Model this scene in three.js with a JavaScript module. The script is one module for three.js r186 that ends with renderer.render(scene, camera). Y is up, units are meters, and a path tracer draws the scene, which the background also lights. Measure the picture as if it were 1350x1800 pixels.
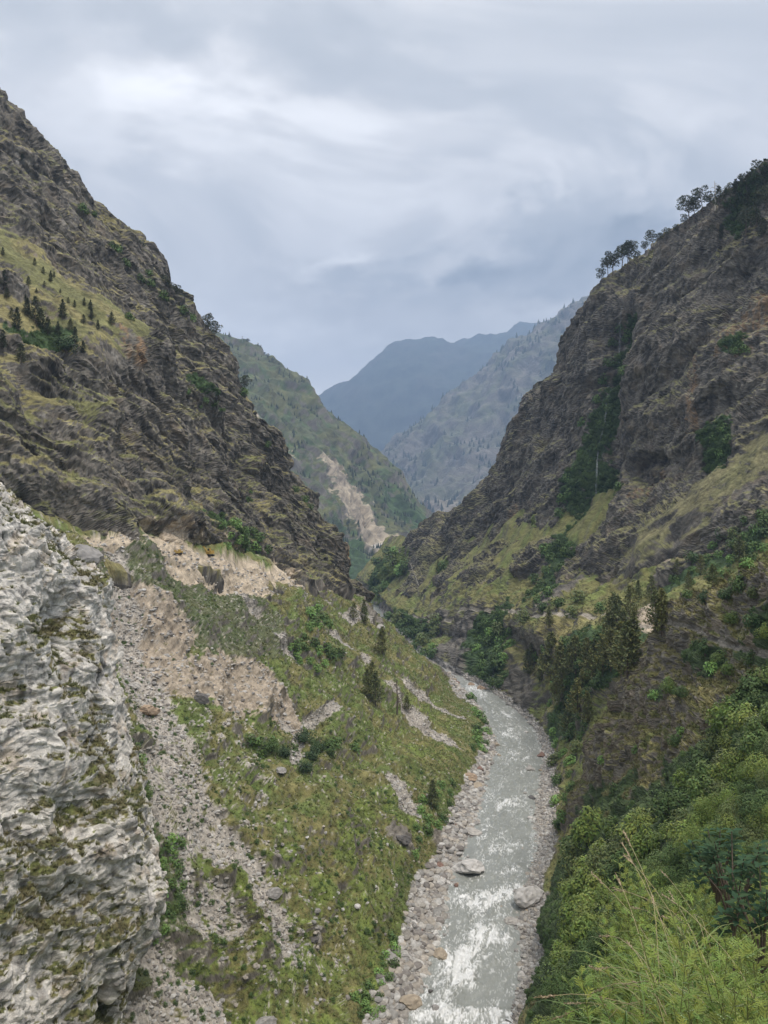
import * as THREE from 'three';
import { createNoise3D } from 'simplex-noise';
import { MeshBVH } from 'three-mesh-bvh';
import { mergeGeometries } from 'three/addons/utils/BufferGeometryUtils.js';

// ---------------------------------------------------------------- camera, sky, sun, exposure
const scene = new THREE.Scene();
const camera = new THREE.PerspectiveCamera(2 * Math.atan(900 / 1360) * 180 / Math.PI, 0.75, 0.1, 20000);
camera.position.set(0, 100, 0);               // river level is y = 0
camera.lookAt(0, 100, -1);
const renderer = new THREE.WebGLRenderer({ antialias: true });
renderer.toneMapping = THREE.LinearToneMapping;
renderer.toneMappingExposure = 2.0;
renderer.shadowMap.enabled = true;
renderer.shadowMap.type = THREE.PCFSoftShadowMap;

const sun = new THREE.DirectionalLight(0xfff4e6, 1.5);
sun.position.set(250, 900, -150); sun.target.position.set(0, 60, -350);
sun.castShadow = true; sun.shadow.radius = 45; sun.shadow.mapSize.set(2048, 2048);
Object.assign(sun.shadow.camera, { left: -700, right: 700, top: 700, bottom: -700, near: 10, far: 2500 });
sun.name = 'sun'; scene.add(sun, sun.target);
sun.target.name = 'sun_target';
scene.fog = new THREE.FogExp2(new THREE.Color().setRGB(0.44, 0.64, 1.0), 0.000148);

// ---------------------------------------------------------------- helpers
function rng(seed) { let a = seed >>> 0; return () => { a = (a + 0x6d2b79f5) | 0; let t = Math.imul(a ^ (a >>> 15), 1 | a); t = (t + Math.imul(t ^ (t >>> 7), 61 | t)) ^ t; return ((t ^ (t >>> 14)) >>> 0) / 4294967296; }; }
const n3 = createNoise3D(rng(7));
const R = rng(11);
const rr = (a, b) => a + (b - a) * R();
const clamp = (x, a = 0, b = 1) => x < a ? a : x > b ? b : x;
const ss = (a, b, x) => { const t = clamp((x - a) / (b - a)); return t * t * (3 - 2 * t); };
const lerp = (a, b, t) => a + (b - a) * t;
function fbm(x, y, z, o = 4, g = 0.5) { let s = 0, a = 1, f = 1, w = 0; for (let i = 0; i < o; i++) { s += a * n3(x * f + i * 17.3, y * f - i * 9.1, z * f + i * 5.7); w += a; a *= g; f *= 2.03; } return s / w; }
function ridged(x, y, z, o = 4, g = 0.5) { let s = 0, a = 1, f = 1, w = 0; for (let i = 0; i < o; i++) { s += a * (1 - Math.abs(n3(x * f + i * 11.3, y * f + i * 7.9, z * f - i * 3.1))); w += a; a *= g; f *= 2.07; } return s / w; }
// angular blocks: the plane of the nearest cell (value, nearness to its edge)
const FX = [0, 0];
const hsh = (x, y, z, k) => { let h = Math.imul(x, 374761393) ^ Math.imul(y, 668265263) ^ Math.imul(z, 2147483647 - 61) ^ Math.imul(k, 1274126177); h = Math.imul(h ^ (h >>> 13), 1274126177); h ^= h >>> 16; return (h >>> 0) / 4294967296; };
function facet(x, y, z) {
  const X = Math.floor(x), Y = Math.floor(y), Z = Math.floor(z); let d1 = 9, d2 = 9, bx = 0, by = 0, bz = 0, rx = 0, ry = 0, rz = 0;
  for (let i = -1; i < 2; i++) for (let j = -1; j < 2; j++) for (let k = -1; k < 2; k++) {
    const cx = X + i, cy = Y + j, cz = Z + k, dx = x - cx - hsh(cx, cy, cz, 1), dy = y - cy - hsh(cx, cy, cz, 2), dz = z - cz - hsh(cx, cy, cz, 3), d = dx * dx + dy * dy + dz * dz;
    if (d < d1) { d2 = d1; d1 = d; bx = cx; by = cy; bz = cz; rx = dx; ry = dy; rz = dz; } else if (d < d2) d2 = d;
  }
  FX[0] = rx * (hsh(bx, by, bz, 4) - 0.5) * 2 + ry * (hsh(bx, by, bz, 5) - 0.35) * 2.4 + rz * (hsh(bx, by, bz, 6) - 0.5) * 2 + (hsh(bx, by, bz, 7) - 0.5) * 0.6; FX[1] = Math.sqrt(d2) - Math.sqrt(d1);
  return FX[0] * Math.min(1, FX[1] / 0.24);
}
const saw = (t, k = 0.78) => { const f = t - Math.floor(t); return f < k ? f / k : (1 - f) / (1 - k); };
const V = (x, y, z) => new THREE.Vector3(x, y, z);
const EYE = V(0, 100, 0);                      // the survey station
const F = 1360;                                // focal length of the survey grid below
const at = (u, v, d) => V((u - 675) / F * d, 100 - (v - 900) / F * d, -d);          // a surveyed point d metres out
const lvl = (u, v, y) => at(u, v, (100 - y) * F / (v - 900));                        // the same, given its height above the river
const taken = {};
function numbered(name) { const k = taken[name] = (taken[name] ?? -1) + 1; return k ? name + '_' + String(k).padStart(3, '0') : name; }
function add(o, name, label, category, group, kind) {
  o.name = numbered(name); o.castShadow = o.receiveShadow = true; o.userData = {};
  if (label) o.userData.label = label; if (category) o.userData.category = category;
  if (group) o.userData.group = group; if (kind) o.userData.kind = kind;
  scene.add(o); return o;
}
function part(parent, name, g, m) { const o = new THREE.Mesh(g, m); o.name = name; o.castShadow = o.receiveShadow = true; parent.add(o); return o; }
const dull = (c) => new THREE.MeshStandardMaterial({ color: c ?? 0xffffff, roughness: 0.95, vertexColors: c === undefined });
const lin = (r, g, b) => new THREE.Color().setRGB(r, g, b);

// ---------------------------------------------------------------- sky
{
  const W = 3072, H = 1536, data = new Float32Array(W * H * 4);
  // banks of cloud: azimuth and elevation (degrees, azimuth from straight ahead), their half sizes, tilt and density
  const banks = [[5, 12, 9, 1.8, 4, -0.16], [13, 17.5, 8, 2.4, 10, -0.34], [1, 14.5, 10, 2.2, 0, -0.20], [12, 21, 4.5, 1.5, 8, -0.18], 
    [-4, 31, 9, 2.6, 12, -0.13], [-22, 33, 14, 4, 0, -0.14], [22, 30, 13, 5, 5, -0.08], [-6, 9.5, 3.5, 1.4, 15, -0.10], [-13, 27, 7, 4, 20, 0.15], [-4, 25, 8, 4, -10, 0.09],
    [-4.5, 17, 2.5, 1, 25, 0.13], [-7, 6, 6, 3, 0, 0.05], [17, 24, 7, 3, 20, 0.06], [3, 20, 10, 3, 0, 0.05], [9, 7.5, 9, 1.6, 3, -0.04]];
  let low = [0, 0, 0], nLow = 0;
  for (let j = H / 2; j < H; j++) {
    const el = ((j + 0.5) / H - 0.5) * Math.PI, y = Math.sin(el), c = Math.cos(el);
    for (let i = 0; i < W; i++) {
      const az = ((i + 0.5) / W - 0.5) * 2 * Math.PI, x = Math.cos(az) * c, z = Math.sin(az) * c;
      const k = 1 / (y + 0.16), px = x * k, pz = z * k;
      const wx = n3(px * 0.9, pz * 0.9, 3.1) * 0.5, wz = n3(px * 0.9, pz * 0.9, 8.4) * 0.5;
      const big = fbm(px * 0.55 + wx * 0.5, pz * 0.55 + wz * 0.5, 1.7, 3);
      const mid = fbm(px * 1.6 + wx, pz * 1.6 + wz, 4.2, 4);
      const fine = ridged(px * 2.6 + wx * 1.5, pz * 2.6 + wz * 1.5, 9.9, 4) - 0.55;
      const wisp = ss(-0.25, 0.35, fbm(px * 2.6 + wx * 1.6, pz * 2.6 + wz * 1.6, 6.1, 5, 0.58)) - 0.5;
      let t = 0.67 + 0.10 * big + 0.14 * mid + 0.08 * fine + 0.12 * wisp;
      let a = az * 180 / Math.PI + 90; if (a > 180) a -= 360;
      const e = el * 180 / Math.PI;
      if (a > -60 && a < 60 && e < 50) {
        const wa = 5 * fbm(a * 0.10, e * 0.22, 2.2, 6, 0.6), we = 3 * fbm(a * 0.10, e * 0.22, 7.7, 6, 0.6);
        const veil = 1.7 - 0.6 * ss(5, 26, e);                 // low cloud is seen through the valley haze
        for (const [ba, be, sa, se, tilt, amp] of banks) {
          const da = a + wa - ba, de = e + we - be, ct = Math.cos(tilt * Math.PI / 180), st = Math.sin(tilt * Math.PI / 180);
          const q = ((da * ct + de * st) / sa) ** 2 + ((de * ct - da * st) / se) ** 2;
          if (q < 6) t += veil * amp * Math.exp(-q * q * 0.9 - q * 0.15) * (0.8 + 0.6 * mid + 0.5 * wisp);
        }
      }
      t += 1.5 * (1 - ss(2, 20, e));                       // bright low sky all round, seen through the haze
      t *= 1 + 0.75 * ss(0.5, 0.95, y);                    // an overcast sky is brightest overhead
      t = Math.max(t, 0.2) * 0.88;
      const blue = clamp((0.62 - t) * 1.2, 0, 0.4), o = (j * W + i) * 4;
      const rgb = [t * (1.03 - 0.22 * blue), t * (1.005 - 0.05 * blue), t * (0.985 + 0.08 * blue)];
      data[o] = rgb[0]; data[o + 1] = rgb[1]; data[o + 2] = rgb[2]; data[o + 3] = 1;
      if (e < 6) { for (let q = 0; q < 3; q++) low[q] += rgb[q]; nLow++; }
    }
  }
  for (let o = 0; o < (H / 2) * W * 4; o += 4) { for (let q = 0; q < 3; q++) data[o + q] = low[q] / nLow * 0.35; data[o + 3] = 1; }
  const tex = new THREE.DataTexture(data, W, H, THREE.RGBAFormat, THREE.FloatType);
  tex.mapping = THREE.EquirectangularReflectionMapping; tex.magFilter = THREE.LinearFilter; tex.needsUpdate = true;
  scene.background = tex; scene.environment = tex;
}

// ---------------------------------------------------------------- lofted terrain
const Q = 0.82;                                // mesh fineness
function outside(p) { const d = -p.z, u = 675 + p.x / d * F, v = 900 + (100 - p.y) / d * F; return d < 1 || u < -50 || u > 1400 || v > 1850; }
function resample(pts, n, vis) {               // n + 1 points along a smooth curve through pts, denser where it is nearer and in view
  const c = new THREE.CatmullRomCurve3(pts, false, 'centripetal'), M = Math.max(120, pts.length * 24), P = [], acc = [0];
  for (let i = 0; i <= M; i++) P.push(c.getPoint(i / M));
  for (let i = 1; i <= M; i++) { const m = P[i].distanceTo(EYE) + 12; const t = i / M * (pts.length - 1); acc.push(acc[i - 1] + P[i].distanceTo(P[i - 1]) / m * (outside(P[i]) ? 0.3 : 1) * (vis && (t < vis[0] || t > vis[1]) ? 0.15 : 1)); }
  const out = []; let k = 0;
  for (let i = 0; i <= n; i++) {
    const s = acc[M] * i / n; while (k < M - 1 && acc[k + 1] < s) k++;
    const f = (s - acc[k]) / Math.max(1e-9, acc[k + 1] - acc[k]);
    out.push(P[k].clone().lerp(P[k + 1], clamp(f)));
  }
  return out;
}
function loft(rows, nu0, nv0, vis) {
  const nu = Math.round(nu0 * Q), nv = Math.round(nv0 * Q);
  const rs = rows.map((r) => resample(r, nu)), N = (nu + 1) * (nv + 1), base = new Float32Array(N * 3);
  for (let i = 0; i <= nu; i++) { const col = resample(rs.map((r) => r[i]), nv, vis); for (let j = 0; j <= nv; j++) col[j].toArray(base, (j * (nu + 1) + i) * 3); }
  const idx = new Uint32Array(nu * nv * 6); let k = 0;
  for (let j = 0; j < nv; j++) for (let i = 0; i < nu; i++) { const a = j * (nu + 1) + i, b = a + 1, c = a + nu + 1, d = c + 1; idx.set([a, c, b, b, c, d], k); k += 6; }
  const g = new THREE.BufferGeometry(); g.setAttribute('position', new THREE.BufferAttribute(base.slice(), 3)); g.setIndex(new THREE.BufferAttribute(idx, 1));
  g.computeVertexNormals();
  return { nu, nv, N, base, base0: base.slice(), g, n0: g.attributes.normal.array.slice(), cls: new Uint8Array(N) };
}
function pick(S, u, v) {                       // the point of a bare loft seen along that line of sight
  let best = 1e9, b = 0;
  for (let i = 0; i < S.N; i++) {
    const d = -S.base[i * 3 + 2]; if (d < 1) continue;
    const pu = 675 + S.base[i * 3] / d * F, pv = 900 + (100 - S.base[i * 3 + 1]) / d * F;
    const e = (pu - u) ** 2 + (pv - v) ** 2 + d * 0.02; if (e < best) { best = e; b = i; }
  }
  return V(S.base[b * 3], S.base[b * 3 + 1], S.base[b * 3 + 2]);
}
// a zone is a chain of points on a loft with a radius; its value falls from 1 to 0 across a ragged edge
const zone = (S, r, ...uv) => ({ r, p: uv.map(([u, v]) => pick(S, u, v)) });
function segDist(px, py, pz, a, b) {
  const dx = b.x - a.x, dy = b.y - a.y, dz = b.z - a.z, l = dx * dx + dy * dy + dz * dz;
  const t = l ? clamp(((px - a.x) * dx + (py - a.y) * dy + (pz - a.z) * dz) / l) : 0;
  return Math.hypot(px - a.x - dx * t, py - a.y - dy * t, pz - a.z - dz * t);
}
function inZone(zs, x, y, z, rag = 0.45) {
  let m = 0;
  for (const q of zs) {
    let d = 1e9;
    if (q.p.length === 1) d = Math.hypot(x - q.p[0].x, y - q.p[0].y, z - q.p[0].z);
    for (let i = 0; i + 1 < q.p.length; i++) d = Math.min(d, segDist(x, y, z, q.p[i], q.p[i + 1]));
    if (d > q.r * 1.9) continue;
    d += q.r * rag * fbm(x / q.r * 1.3, y / q.r * 1.3, z / q.r * 1.3, 4, 0.6);
    m = Math.max(m, 1 - ss(q.r * 0.72, q.r * 1.05, d));
  }
  return m;
}
let BX = 0, BY = 0, BZ = 0;
function relief(S, disp, fine) {               // push the loft along its normals, then the finer relief along those of the result
  const p = S.g.attributes.position.array;
  for (let i = 0; i < S.N; i++) {
    const x = S.base[i * 3], y = S.base[i * 3 + 1], z = S.base[i * 3 + 2];
    const h = disp(x, y, z, i);
    p[i * 3] = x + S.n0[i * 3] * h; p[i * 3 + 1] = y + S.n0[i * 3 + 1] * h; p[i * 3 + 2] = z + S.n0[i * 3 + 2] * h;
  }
  for (let t = 0; t < 2; t++) { relax(S, S.nv + 1, S.nu + 1, S.nu + 1, 1); relax(S, S.nu + 1, S.nv + 1, 1, S.nu + 1); }
  S.g.computeVertexNormals();
  if (!fine) return;
  const n = S.g.attributes.normal.array.slice();
  for (let i = 0; i < S.N; i++) { BX = S.base[i * 3]; BY = S.base[i * 3 + 1]; BZ = S.base[i * 3 + 2]; const h = fine(p[i * 3], p[i * 3 + 1], p[i * 3 + 2]); for (let q = 0; q < 3; q++) p[i * 3 + q] += n[i * 3 + q] * h; }
  S.g.computeVertexNormals();
}
// spread the vertices of the grid lines more evenly along the relief, neighbouring lines together, so that steps and overhangs get their share
function relax(S, n, lines, stride, next) {
  const p = S.g.attributes.position.array, b = S.base, b0 = S.base0, T = new Float32Array(n * lines), acc = new Float32Array(n), W = 7;
  for (let l = 0; l < lines; l++) {
    for (let i = 1; i < n; i++) { const o = (l * next + i * stride) * 3, q = o - stride * 3; acc[i] = acc[i - 1] + Math.hypot(p[o] - p[q], p[o + 1] - p[q + 1], p[o + 2] - p[q + 2]) / (0.01 + Math.hypot(b0[o] - b0[q], b0[o + 1] - b0[q + 1], b0[o + 2] - b0[q + 2])); }
    let k = 0; for (let i = 0; i < n; i++) { const s = acc[n - 1] * i / (n - 1); while (k < n - 2 && acc[k + 1] < s) k++; T[l * n + i] = k + clamp((s - acc[k]) / Math.max(1e-9, acc[k + 1] - acc[k])); }
  }
  const B = new Float32Array(n * lines);
  for (let t = 0; t < 2; t++) { for (let i = 0; i < n; i++) { let sum = 0, c = 0; for (let l = -W; l < lines; l++) { if (l + W < lines) { sum += T[(l + W) * n + i]; c++; } if (l - W - 1 >= 0) { sum -= T[(l - W - 1) * n + i]; c--; } if (l >= 0) B[l * n + i] = sum / c; } } T.set(B); }
  const op = new Float32Array(n * 3), ob = new Float32Array(n * 3);
  for (let l = 0; l < lines; l++) {
    for (let i = 0; i < n; i++) { const o = (l * next + i * stride) * 3; for (let q = 0; q < 3; q++) { op[i * 3 + q] = p[o + q]; ob[i * 3 + q] = b[o + q]; } }
    for (let i = 1; i < n - 1; i++) { const t = clamp(T[l * n + i], 0, n - 1.001), k = Math.floor(t), f = t - k, o = (l * next + i * stride) * 3; for (let q = 0; q < 3; q++) { p[o + q] = lerp(op[k * 3 + q], op[k * 3 + 3 + q], f); b[o + q] = lerp(ob[k * 3 + q], ob[k * 3 + 3 + q], f); } }
  }
}
const C = [0, 0, 0];
const setC = (c, k = 1) => { C[0] = c[0] * k; C[1] = c[1] * k; C[2] = c[2] * k; };
const mixC = (c, t, k = 1) => { if (t <= 0) return; C[0] = lerp(C[0], c[0] * k, t); C[1] = lerp(C[1], c[1] * k, t); C[2] = lerp(C[2], c[2] * k, t); };
function paint(S, colour) {
  const col = new Float32Array(S.N * 3), p = S.g.attributes.position.array, n = S.g.attributes.normal.array;
  for (let i = 0; i < S.N; i++) { BX = S.base[i * 3]; BY = S.base[i * 3 + 1]; BZ = S.base[i * 3 + 2]; S.cls[i] = colour(p[i * 3], p[i * 3 + 1], p[i * 3 + 2], n[i * 3], n[i * 3 + 1], n[i * 3 + 2], i) ?? 0; col[i * 3] = C[0]; col[i * 3 + 1] = C[1]; col[i * 3 + 2] = C[2]; }
  S.g.setAttribute('color', new THREE.BufferAttribute(col, 3));
}
const flip = (S) => { const a = S.g.index.array; for (let i = 0; i < a.length; i += 3) { const t = a[i]; a[i] = a[i + 1]; a[i + 1] = t; } S.g.computeVertexNormals(); S.n0 = S.g.attributes.normal.array.slice(); return S; };
function facing(S) {                           // normals on the side the valley is on
  let s = 0; for (let i = 0; i < S.N; i += 13) s += S.n0[i * 3 + 1];
  return s < 0 ? flip(S) : S;
}
// bedding: planes that hold the line a-b and lean out of a face whose normal is n
function bedding(a, b, n, lean) {
  const l = b.clone().sub(a).normalize(), up = V().crossVectors(l, n).normalize(); if (up.y < 0) up.negate();
  return up.multiplyScalar(Math.cos(lean)).addScaledVector(n, Math.sin(lean)).normalize();
}
// noise drawn out along a line: a slope whose ribs and gullies all lean one way
function frame(a, b, n) {
  const l = b.clone().sub(a).normalize(), m = n.clone().addScaledVector(l, -n.dot(l)).normalize(), u = V().crossVectors(l, m);
  return { l, m, u };
}
const A3 = [0, 0, 0];
const along = (f, x, y, z) => { A3[0] = x * f.l.x + y * f.l.y + z * f.l.z; A3[1] = x * f.u.x + y * f.u.y + z * f.u.z; A3[2] = x * f.m.x + y * f.m.y + z * f.m.z; return A3; };
const pts = (list) => list.map(([u, v, d]) => at(u, v, d));
const shift = (row, dx, dy, dz) => row.map((p) => p.clone().add(V(dx, dy, dz)));
const terrain = [];
// fine grain of the ground, a tile of noise that repeats without a seam (mean 1)
function tileNoise(x, y, per, seed) {
  const X = Math.floor(x), Y = Math.floor(y), fx = x - X, fy = y - Y, g = (i, j) => { const a = hsh(((X + i) % per + per) % per, ((Y + j) % per + per) % per, seed, 9) * 6.2832; return Math.cos(a) * (fx - i) + Math.sin(a) * (fy - j); };
  const u = fx * fx * fx * (fx * (fx * 6 - 15) + 10), v = fy * fy * fy * (fy * (fy * 6 - 15) + 10);
  return 1.4 * lerp(lerp(g(0, 0), g(1, 0), u), lerp(g(0, 1), g(1, 1), u), v);
}
function grain(fn, n = 1024) { const d = new Float32Array(n * n * 4), b = new Float32Array(n * n * 4); let m = 0; for (let j = 0; j < n; j++) for (let i = 0; i < n; i++) { const v = fn(i / n, j / n); m += v; d.fill(v, (j * n + i) * 4, (j * n + i) * 4 + 3); d[(j * n + i) * 4 + 3] = 1; } m /= n * n; for (let k = 0; k < d.length; k++) if (k % 4 < 3) { d[k] = clamp(d[k] / m, 0.25, 1.8); b[k] = clamp(d[k] * 0.5); } else b[k] = 1; return [d, b].map((a) => { const t = new THREE.DataTexture(a, n, n, THREE.RGBAFormat, THREE.FloatType); t.wrapS = t.wrapT = THREE.RepeatWrapping; t.magFilter = THREE.LinearFilter; t.needsUpdate = true; return t; }); }
const ROCKT = grain((u, v) => {
  const wx = 0.05 * tileNoise(u * 5, v * 5, 5, 71) + 0.02 * tileNoise(u * 17, v * 17, 17, 72), wy = 0.05 * tileNoise(u * 5, v * 5, 5, 73) + 0.02 * tileNoise(u * 17, v * 17, 17, 74);
  let t = 0, a = 1, c = 0; for (const p of [6, 13, 29, 61, 127, 251]) { t += a * tileNoise((u + wx) * p, (v + wy) * p * 2, p, p + 1); c += a * (0.5 - Math.abs(tileNoise((u + wx) * p, (v + wy) * p * 2, p, p + 40))) ; a *= 0.84; }
  return Math.max(0.12, 1 + 0.30 * t - 0.30 * Math.max(0, c - 0.55)); });
const SODT = grain((u, v) => { let t = 0, a = 1; for (const p of [9, 19, 41, 83, 167, 331]) { t += a * tileNoise(u * p, v * p, p, p + 5); a *= 0.92; } return Math.max(0.2, 1 + 0.26 * t); });
function groundOf(tex, size, bump, flatShading = false) { const m = new THREE.MeshStandardMaterial({ flatShading, color: 0xffffff, vertexColors: true, roughness: 0.95, map: tex[0], bumpMap: tex[1], bumpScale: bump }); m.userData.size = size; return m; }
function ground(S, name, label, category = 'mountain', mat, fr) {
  const uv = new Float32Array(S.N * 2), k = 1 / mat.userData.size;
  for (let i = 0; i < S.N; i++) { const p = S.g.attributes.position.array, [a, c, e] = along(fr, p[i * 3], p[i * 3 + 1], p[i * 3 + 2]); uv[i * 2] = (a + 0.5 * e) * k; uv[i * 2 + 1] = (c + 0.7 * e) * k; }
  S.g.setAttribute('uv', new THREE.BufferAttribute(uv, 2));
  const m = new THREE.Mesh(S.g, mat); add(m, name, label, category, null, 'structure'); terrain.push(S); return m;
}

// palette (linear base colours)
const ROCK = [0.158, 0.143, 0.120], ROCKD = [0.072, 0.066, 0.058], ROCKW = [0.19, 0.155, 0.115], ROCKL = [0.26, 0.245, 0.22], OCHRE = [0.36, 0.23, 0.12];
const OLIVE = [0.165, 0.158, 0.056], STRAW = [0.28, 0.24, 0.105], GREEN = [0.122, 0.160, 0.042], DEEP = [0.045, 0.078, 0.026], MOSS = [0.05, 0.085, 0.02];
const PALE = [0.52, 0.495, 0.45], SCREE = [0.42, 0.385, 0.335], SOIL = [0.40, 0.335, 0.255], CUT = [0.50, 0.42, 0.315], LIME = [0.165, 0.21, 0.046];

// ---------------------------------------------------------------- left mountain
const LM = (() => {
  const sky = [[-200, -20, 425], [0, 185, 430], [55, 245, 435], [100, 290, 440], [150, 345, 446], [200, 392, 450], [245, 435, 455], [275, 480, 460], [305, 522, 465], [350, 575, 472], [390, 620, 475], [412, 660, 476], [440, 705, 476], [465, 758, 475], [500, 832, 470], [550, 902, 462], [592, 972, 456], [615, 1010, 462], [645, 1062, 472]];
  const r1 = pts(sky), r0 = r1.map((p) => p.clone().add(V(-50, -10, -70))), rb = r1.map((p) => p.clone().add(V(-170, -110, -110)));
  const r2 = pts([[-200, 290, 305], [0, 400, 320], [100, 460, 331], [200, 540, 351], [300, 640, 369], [380, 740, 383], [440, 840, 389], [500, 920, 400], [560, 990, 415], [625, 1060, 452]]);
  const r3 = pts([[-200, 580, 235], [0, 620, 252], [100, 680, 266], [200, 740, 283], [300, 830, 301], [380, 890, 322], [450, 930, 350], [520, 982, 380], [570, 1020, 405], [605, 1062, 440]]);
  const r4 = pts([[-200, 940, 198], [0, 930, 212], [150, 935, 223], [250, 948, 243], [350, 970, 267], [450, 990, 298], [510, 1012, 328], [570, 1030, 372], [598, 1068, 425]]);
  const S = facing(loft([rb, r0, r1, r2, r3, r4, shift(r4, 22, -45, 8)], 560, 560, [1.9, 5.1]));
  const N = V(0.756, 0.6, 0.26), bed = bedding(at(100, 460, 331), at(380, 740, 383), N, 0.55), bed2 = bedding(at(100, 500, 331), at(330, 820, 330), N, 0.35);
  const knob = pick(S, 215, 620), shelf = pick(S, 90, 540), gul = [pick(S, 60, 680), pick(S, 150, 920)], gul2 = [pick(S, 250, 560), pick(S, 330, 700), pick(S, 560, 960)];
  const smooth = [zone(S, 20, [0, 430], [80, 510], [170, 575]), zone(S, 16, [0, 540], [90, 580], [150, 610]), zone(S, 10, [10, 640], [60, 690])];
  const fr = frame(at(100, 460, 331), at(380, 740, 383), N), cutZ = [zone(S, 9, [275, 948], [330, 965], [420, 982], [505, 1000])];
  relief(S, (x, y, z) => {
    const [a, c, m] = along(fr, x, y, z);
    const w = fbm(x / 70, y / 70, z / 70, 3), w2 = n3(a / 40, c / 16, m / 16);
    const q = x * bed.x + y * bed.y + z * bed.z, q2 = x * bed2.x + y * bed2.y + z * bed2.z;
    const sm = inZone(smooth, x, y, z, 0.3), k = 1 - 0.85 * sm;
    let h = 6 * w + (0.4 + 0.6 * k) * 11 * (ridged(a / 120 + 0.4 * w, c / 34 + 0.5 * w, m / 34, 2) - 0.6);
    h += k * (0.25 + 0.75 * ss(-0.3, 0.4, n3(a / 60, c / 30, m / 30))) * 7.5 * (saw(q / 25 + 0.7 * w + 0.12 * w2, 0.74) - 0.5);
    h += k * 2.2 * (saw(q2 / 8 + 0.4 * w2 + w, 0.7) - 0.5) * (0.3 + 0.7 * ss(-0.4, 0.6, n3(a / 40 + 5, c / 15, m / 15)));
    h += k * (3.4 * facet(a / 34 + 0.2 * w2, c / 14 + 0.3 * w, m / 14));
    h += k * (2.4 * (ridged(a / 30, c / 9, m / 9, 2) - 0.6) + 0.4 * fbm(x / 2.2, y / 2.2, z / 2.2, 2, 0.6));
    h += 13 * Math.exp(-(((x - knob.x) ** 2 + (y - knob.y) ** 2 + (z - knob.z) ** 2) / 900));
    h -= 7 * Math.exp(-((segDist(x, y, z, gul[0], gul[1]) / 9) ** 2)) + 4 * Math.exp(-((Math.min(segDist(x, y, z, gul2[0], gul2[1]), segDist(x, y, z, gul2[1], gul2[2])) / 8) ** 2));
    return h + 0.3 * sm * fbm(x / 2, y / 2, z / 2, 2) - 9 * inZone(cutZ, x, y, z, 0.2);
  }, (x, y, z) => {
    const [a, c, m] = along(fr, x, y, z), w2 = n3(a / 20, c / 9, m / 9), q = x * bed.x + y * bed.y + z * bed.z, k = 1 - 0.9 * inZone(smooth, BX, BY, BZ, 0.3);
    return k * (1.2 * facet(a / 9 + 0.2 * w2, c / 5, m / 5) + 0.55 * facet(a / 3.4, c / 2, m / 2) + 1.3 * (saw(q / 3.6 + 0.5 * w2, 0.72) - 0.5) * ss(-0.3, 0.4, n3(a / 30, c / 12, m / 12)) + 0.4 * fbm(x / 1.6, y / 1.6, z / 1.6, 2)) + 0.15 * n3(x, y, z);
  });
  const grassZ = [...smooth, zone(S, 9, [120, 690], [200, 770], [300, 850], [380, 920]), zone(S, 10, [0, 700], [60, 770], [110, 850]), zone(S, 7, [300, 660], [350, 720], [420, 790]), zone(S, 7, [90, 250], [150, 350], [250, 470], [320, 560]),
    zone(S, 6, [440, 810], [520, 900], [580, 980]), zone(S, 6, [0, 300], [70, 350], [180, 460]), zone(S, 8, [230, 905], [300, 930])];
  const deepZ = [zone(S, 13, [400, 935], [440, 955]), zone(S, 5, [330, 680], [370, 715]), zone(S, 4, [440, 855], [447, 865]), zone(S, 5, [30, 580], [60, 600], [100, 590])];
  const ochreZ = [zone(S, 7, [190, 605], [215, 640]), zone(S, 4, [340, 880]), zone(S, 5, [592, 955], [600, 985])];
  paint(S, (x, y, z, nx, ny, nz) => {
    const a = fbm(x / 16, y / 16, z / 16, 4), b = fbm(x / 3, y / 3, z / 3, 3, 0.6), st = n3(x / 2.2, y / 26, z / 2.2);
    setC(ROCK, 1 + 0.3 * a + 0.3 * b);
    mixC(ROCKD, ss(0.05, 0.5, st * 0.6 + a * 0.7 + 0.1)); mixC(ROCKW, ss(0.25, 0.6, -a + 0.3 * b) * 0.7); mixC(ROCKL, ss(0.42, 0.62, b + 0.2 * n3(x / 40, y / 40, z / 40)) * 0.8);
    mixC(OCHRE, inZone(ochreZ, BX, BY, BZ) * ss(-0.1, 0.3, st + b) * 0.7);
    const ct = ss(0.35, 0.55, inZone(cutZ, BX, BY, BZ, 0.7) + 0.3 * b);
    const gz = inZone(grassZ, BX, BY, BZ), [fa, fc, fm] = along(fr, x, y, z), band = n3(fa / 55 + 3, fc / 9, fm / 14), g = (ny - 0.62) * 2.8 + 0.62 * gz + 0.26 * b + 0.40 * band + 0.15 * a - 0.05;
    const t = ss(-0.06, 0.10, g);
    const dry = ss(-0.2, 0.3, n3(x / 25, y / 25, z / 25) + 0.5 * b);
    mixC([0.155, 0.155, 0.064], t, 1 + 0.4 * b); mixC([0.25, 0.212, 0.095], t * dry * 0.6, 1 + 0.3 * b);
    const dz = inZone(deepZ, BX, BY, BZ, 0.8); mixC(DEEP, ss(0.3, 0.6, dz + 0.4 * b), 1 + 0.5 * b); mixC(CUT, ct, 0.9 + 0.3 * b);
    return ct > 0.5 ? 0 : dz > 0.5 ? 3 : t > 0.5 ? 1 : 0;
  });
  ground(S, 'mountain', 'dark layered rock mountain with grassy ledges rising on the left', 'mountain', groundOf(ROCKT, 70, 0.5, true), fr);
  return S;
})();

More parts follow.
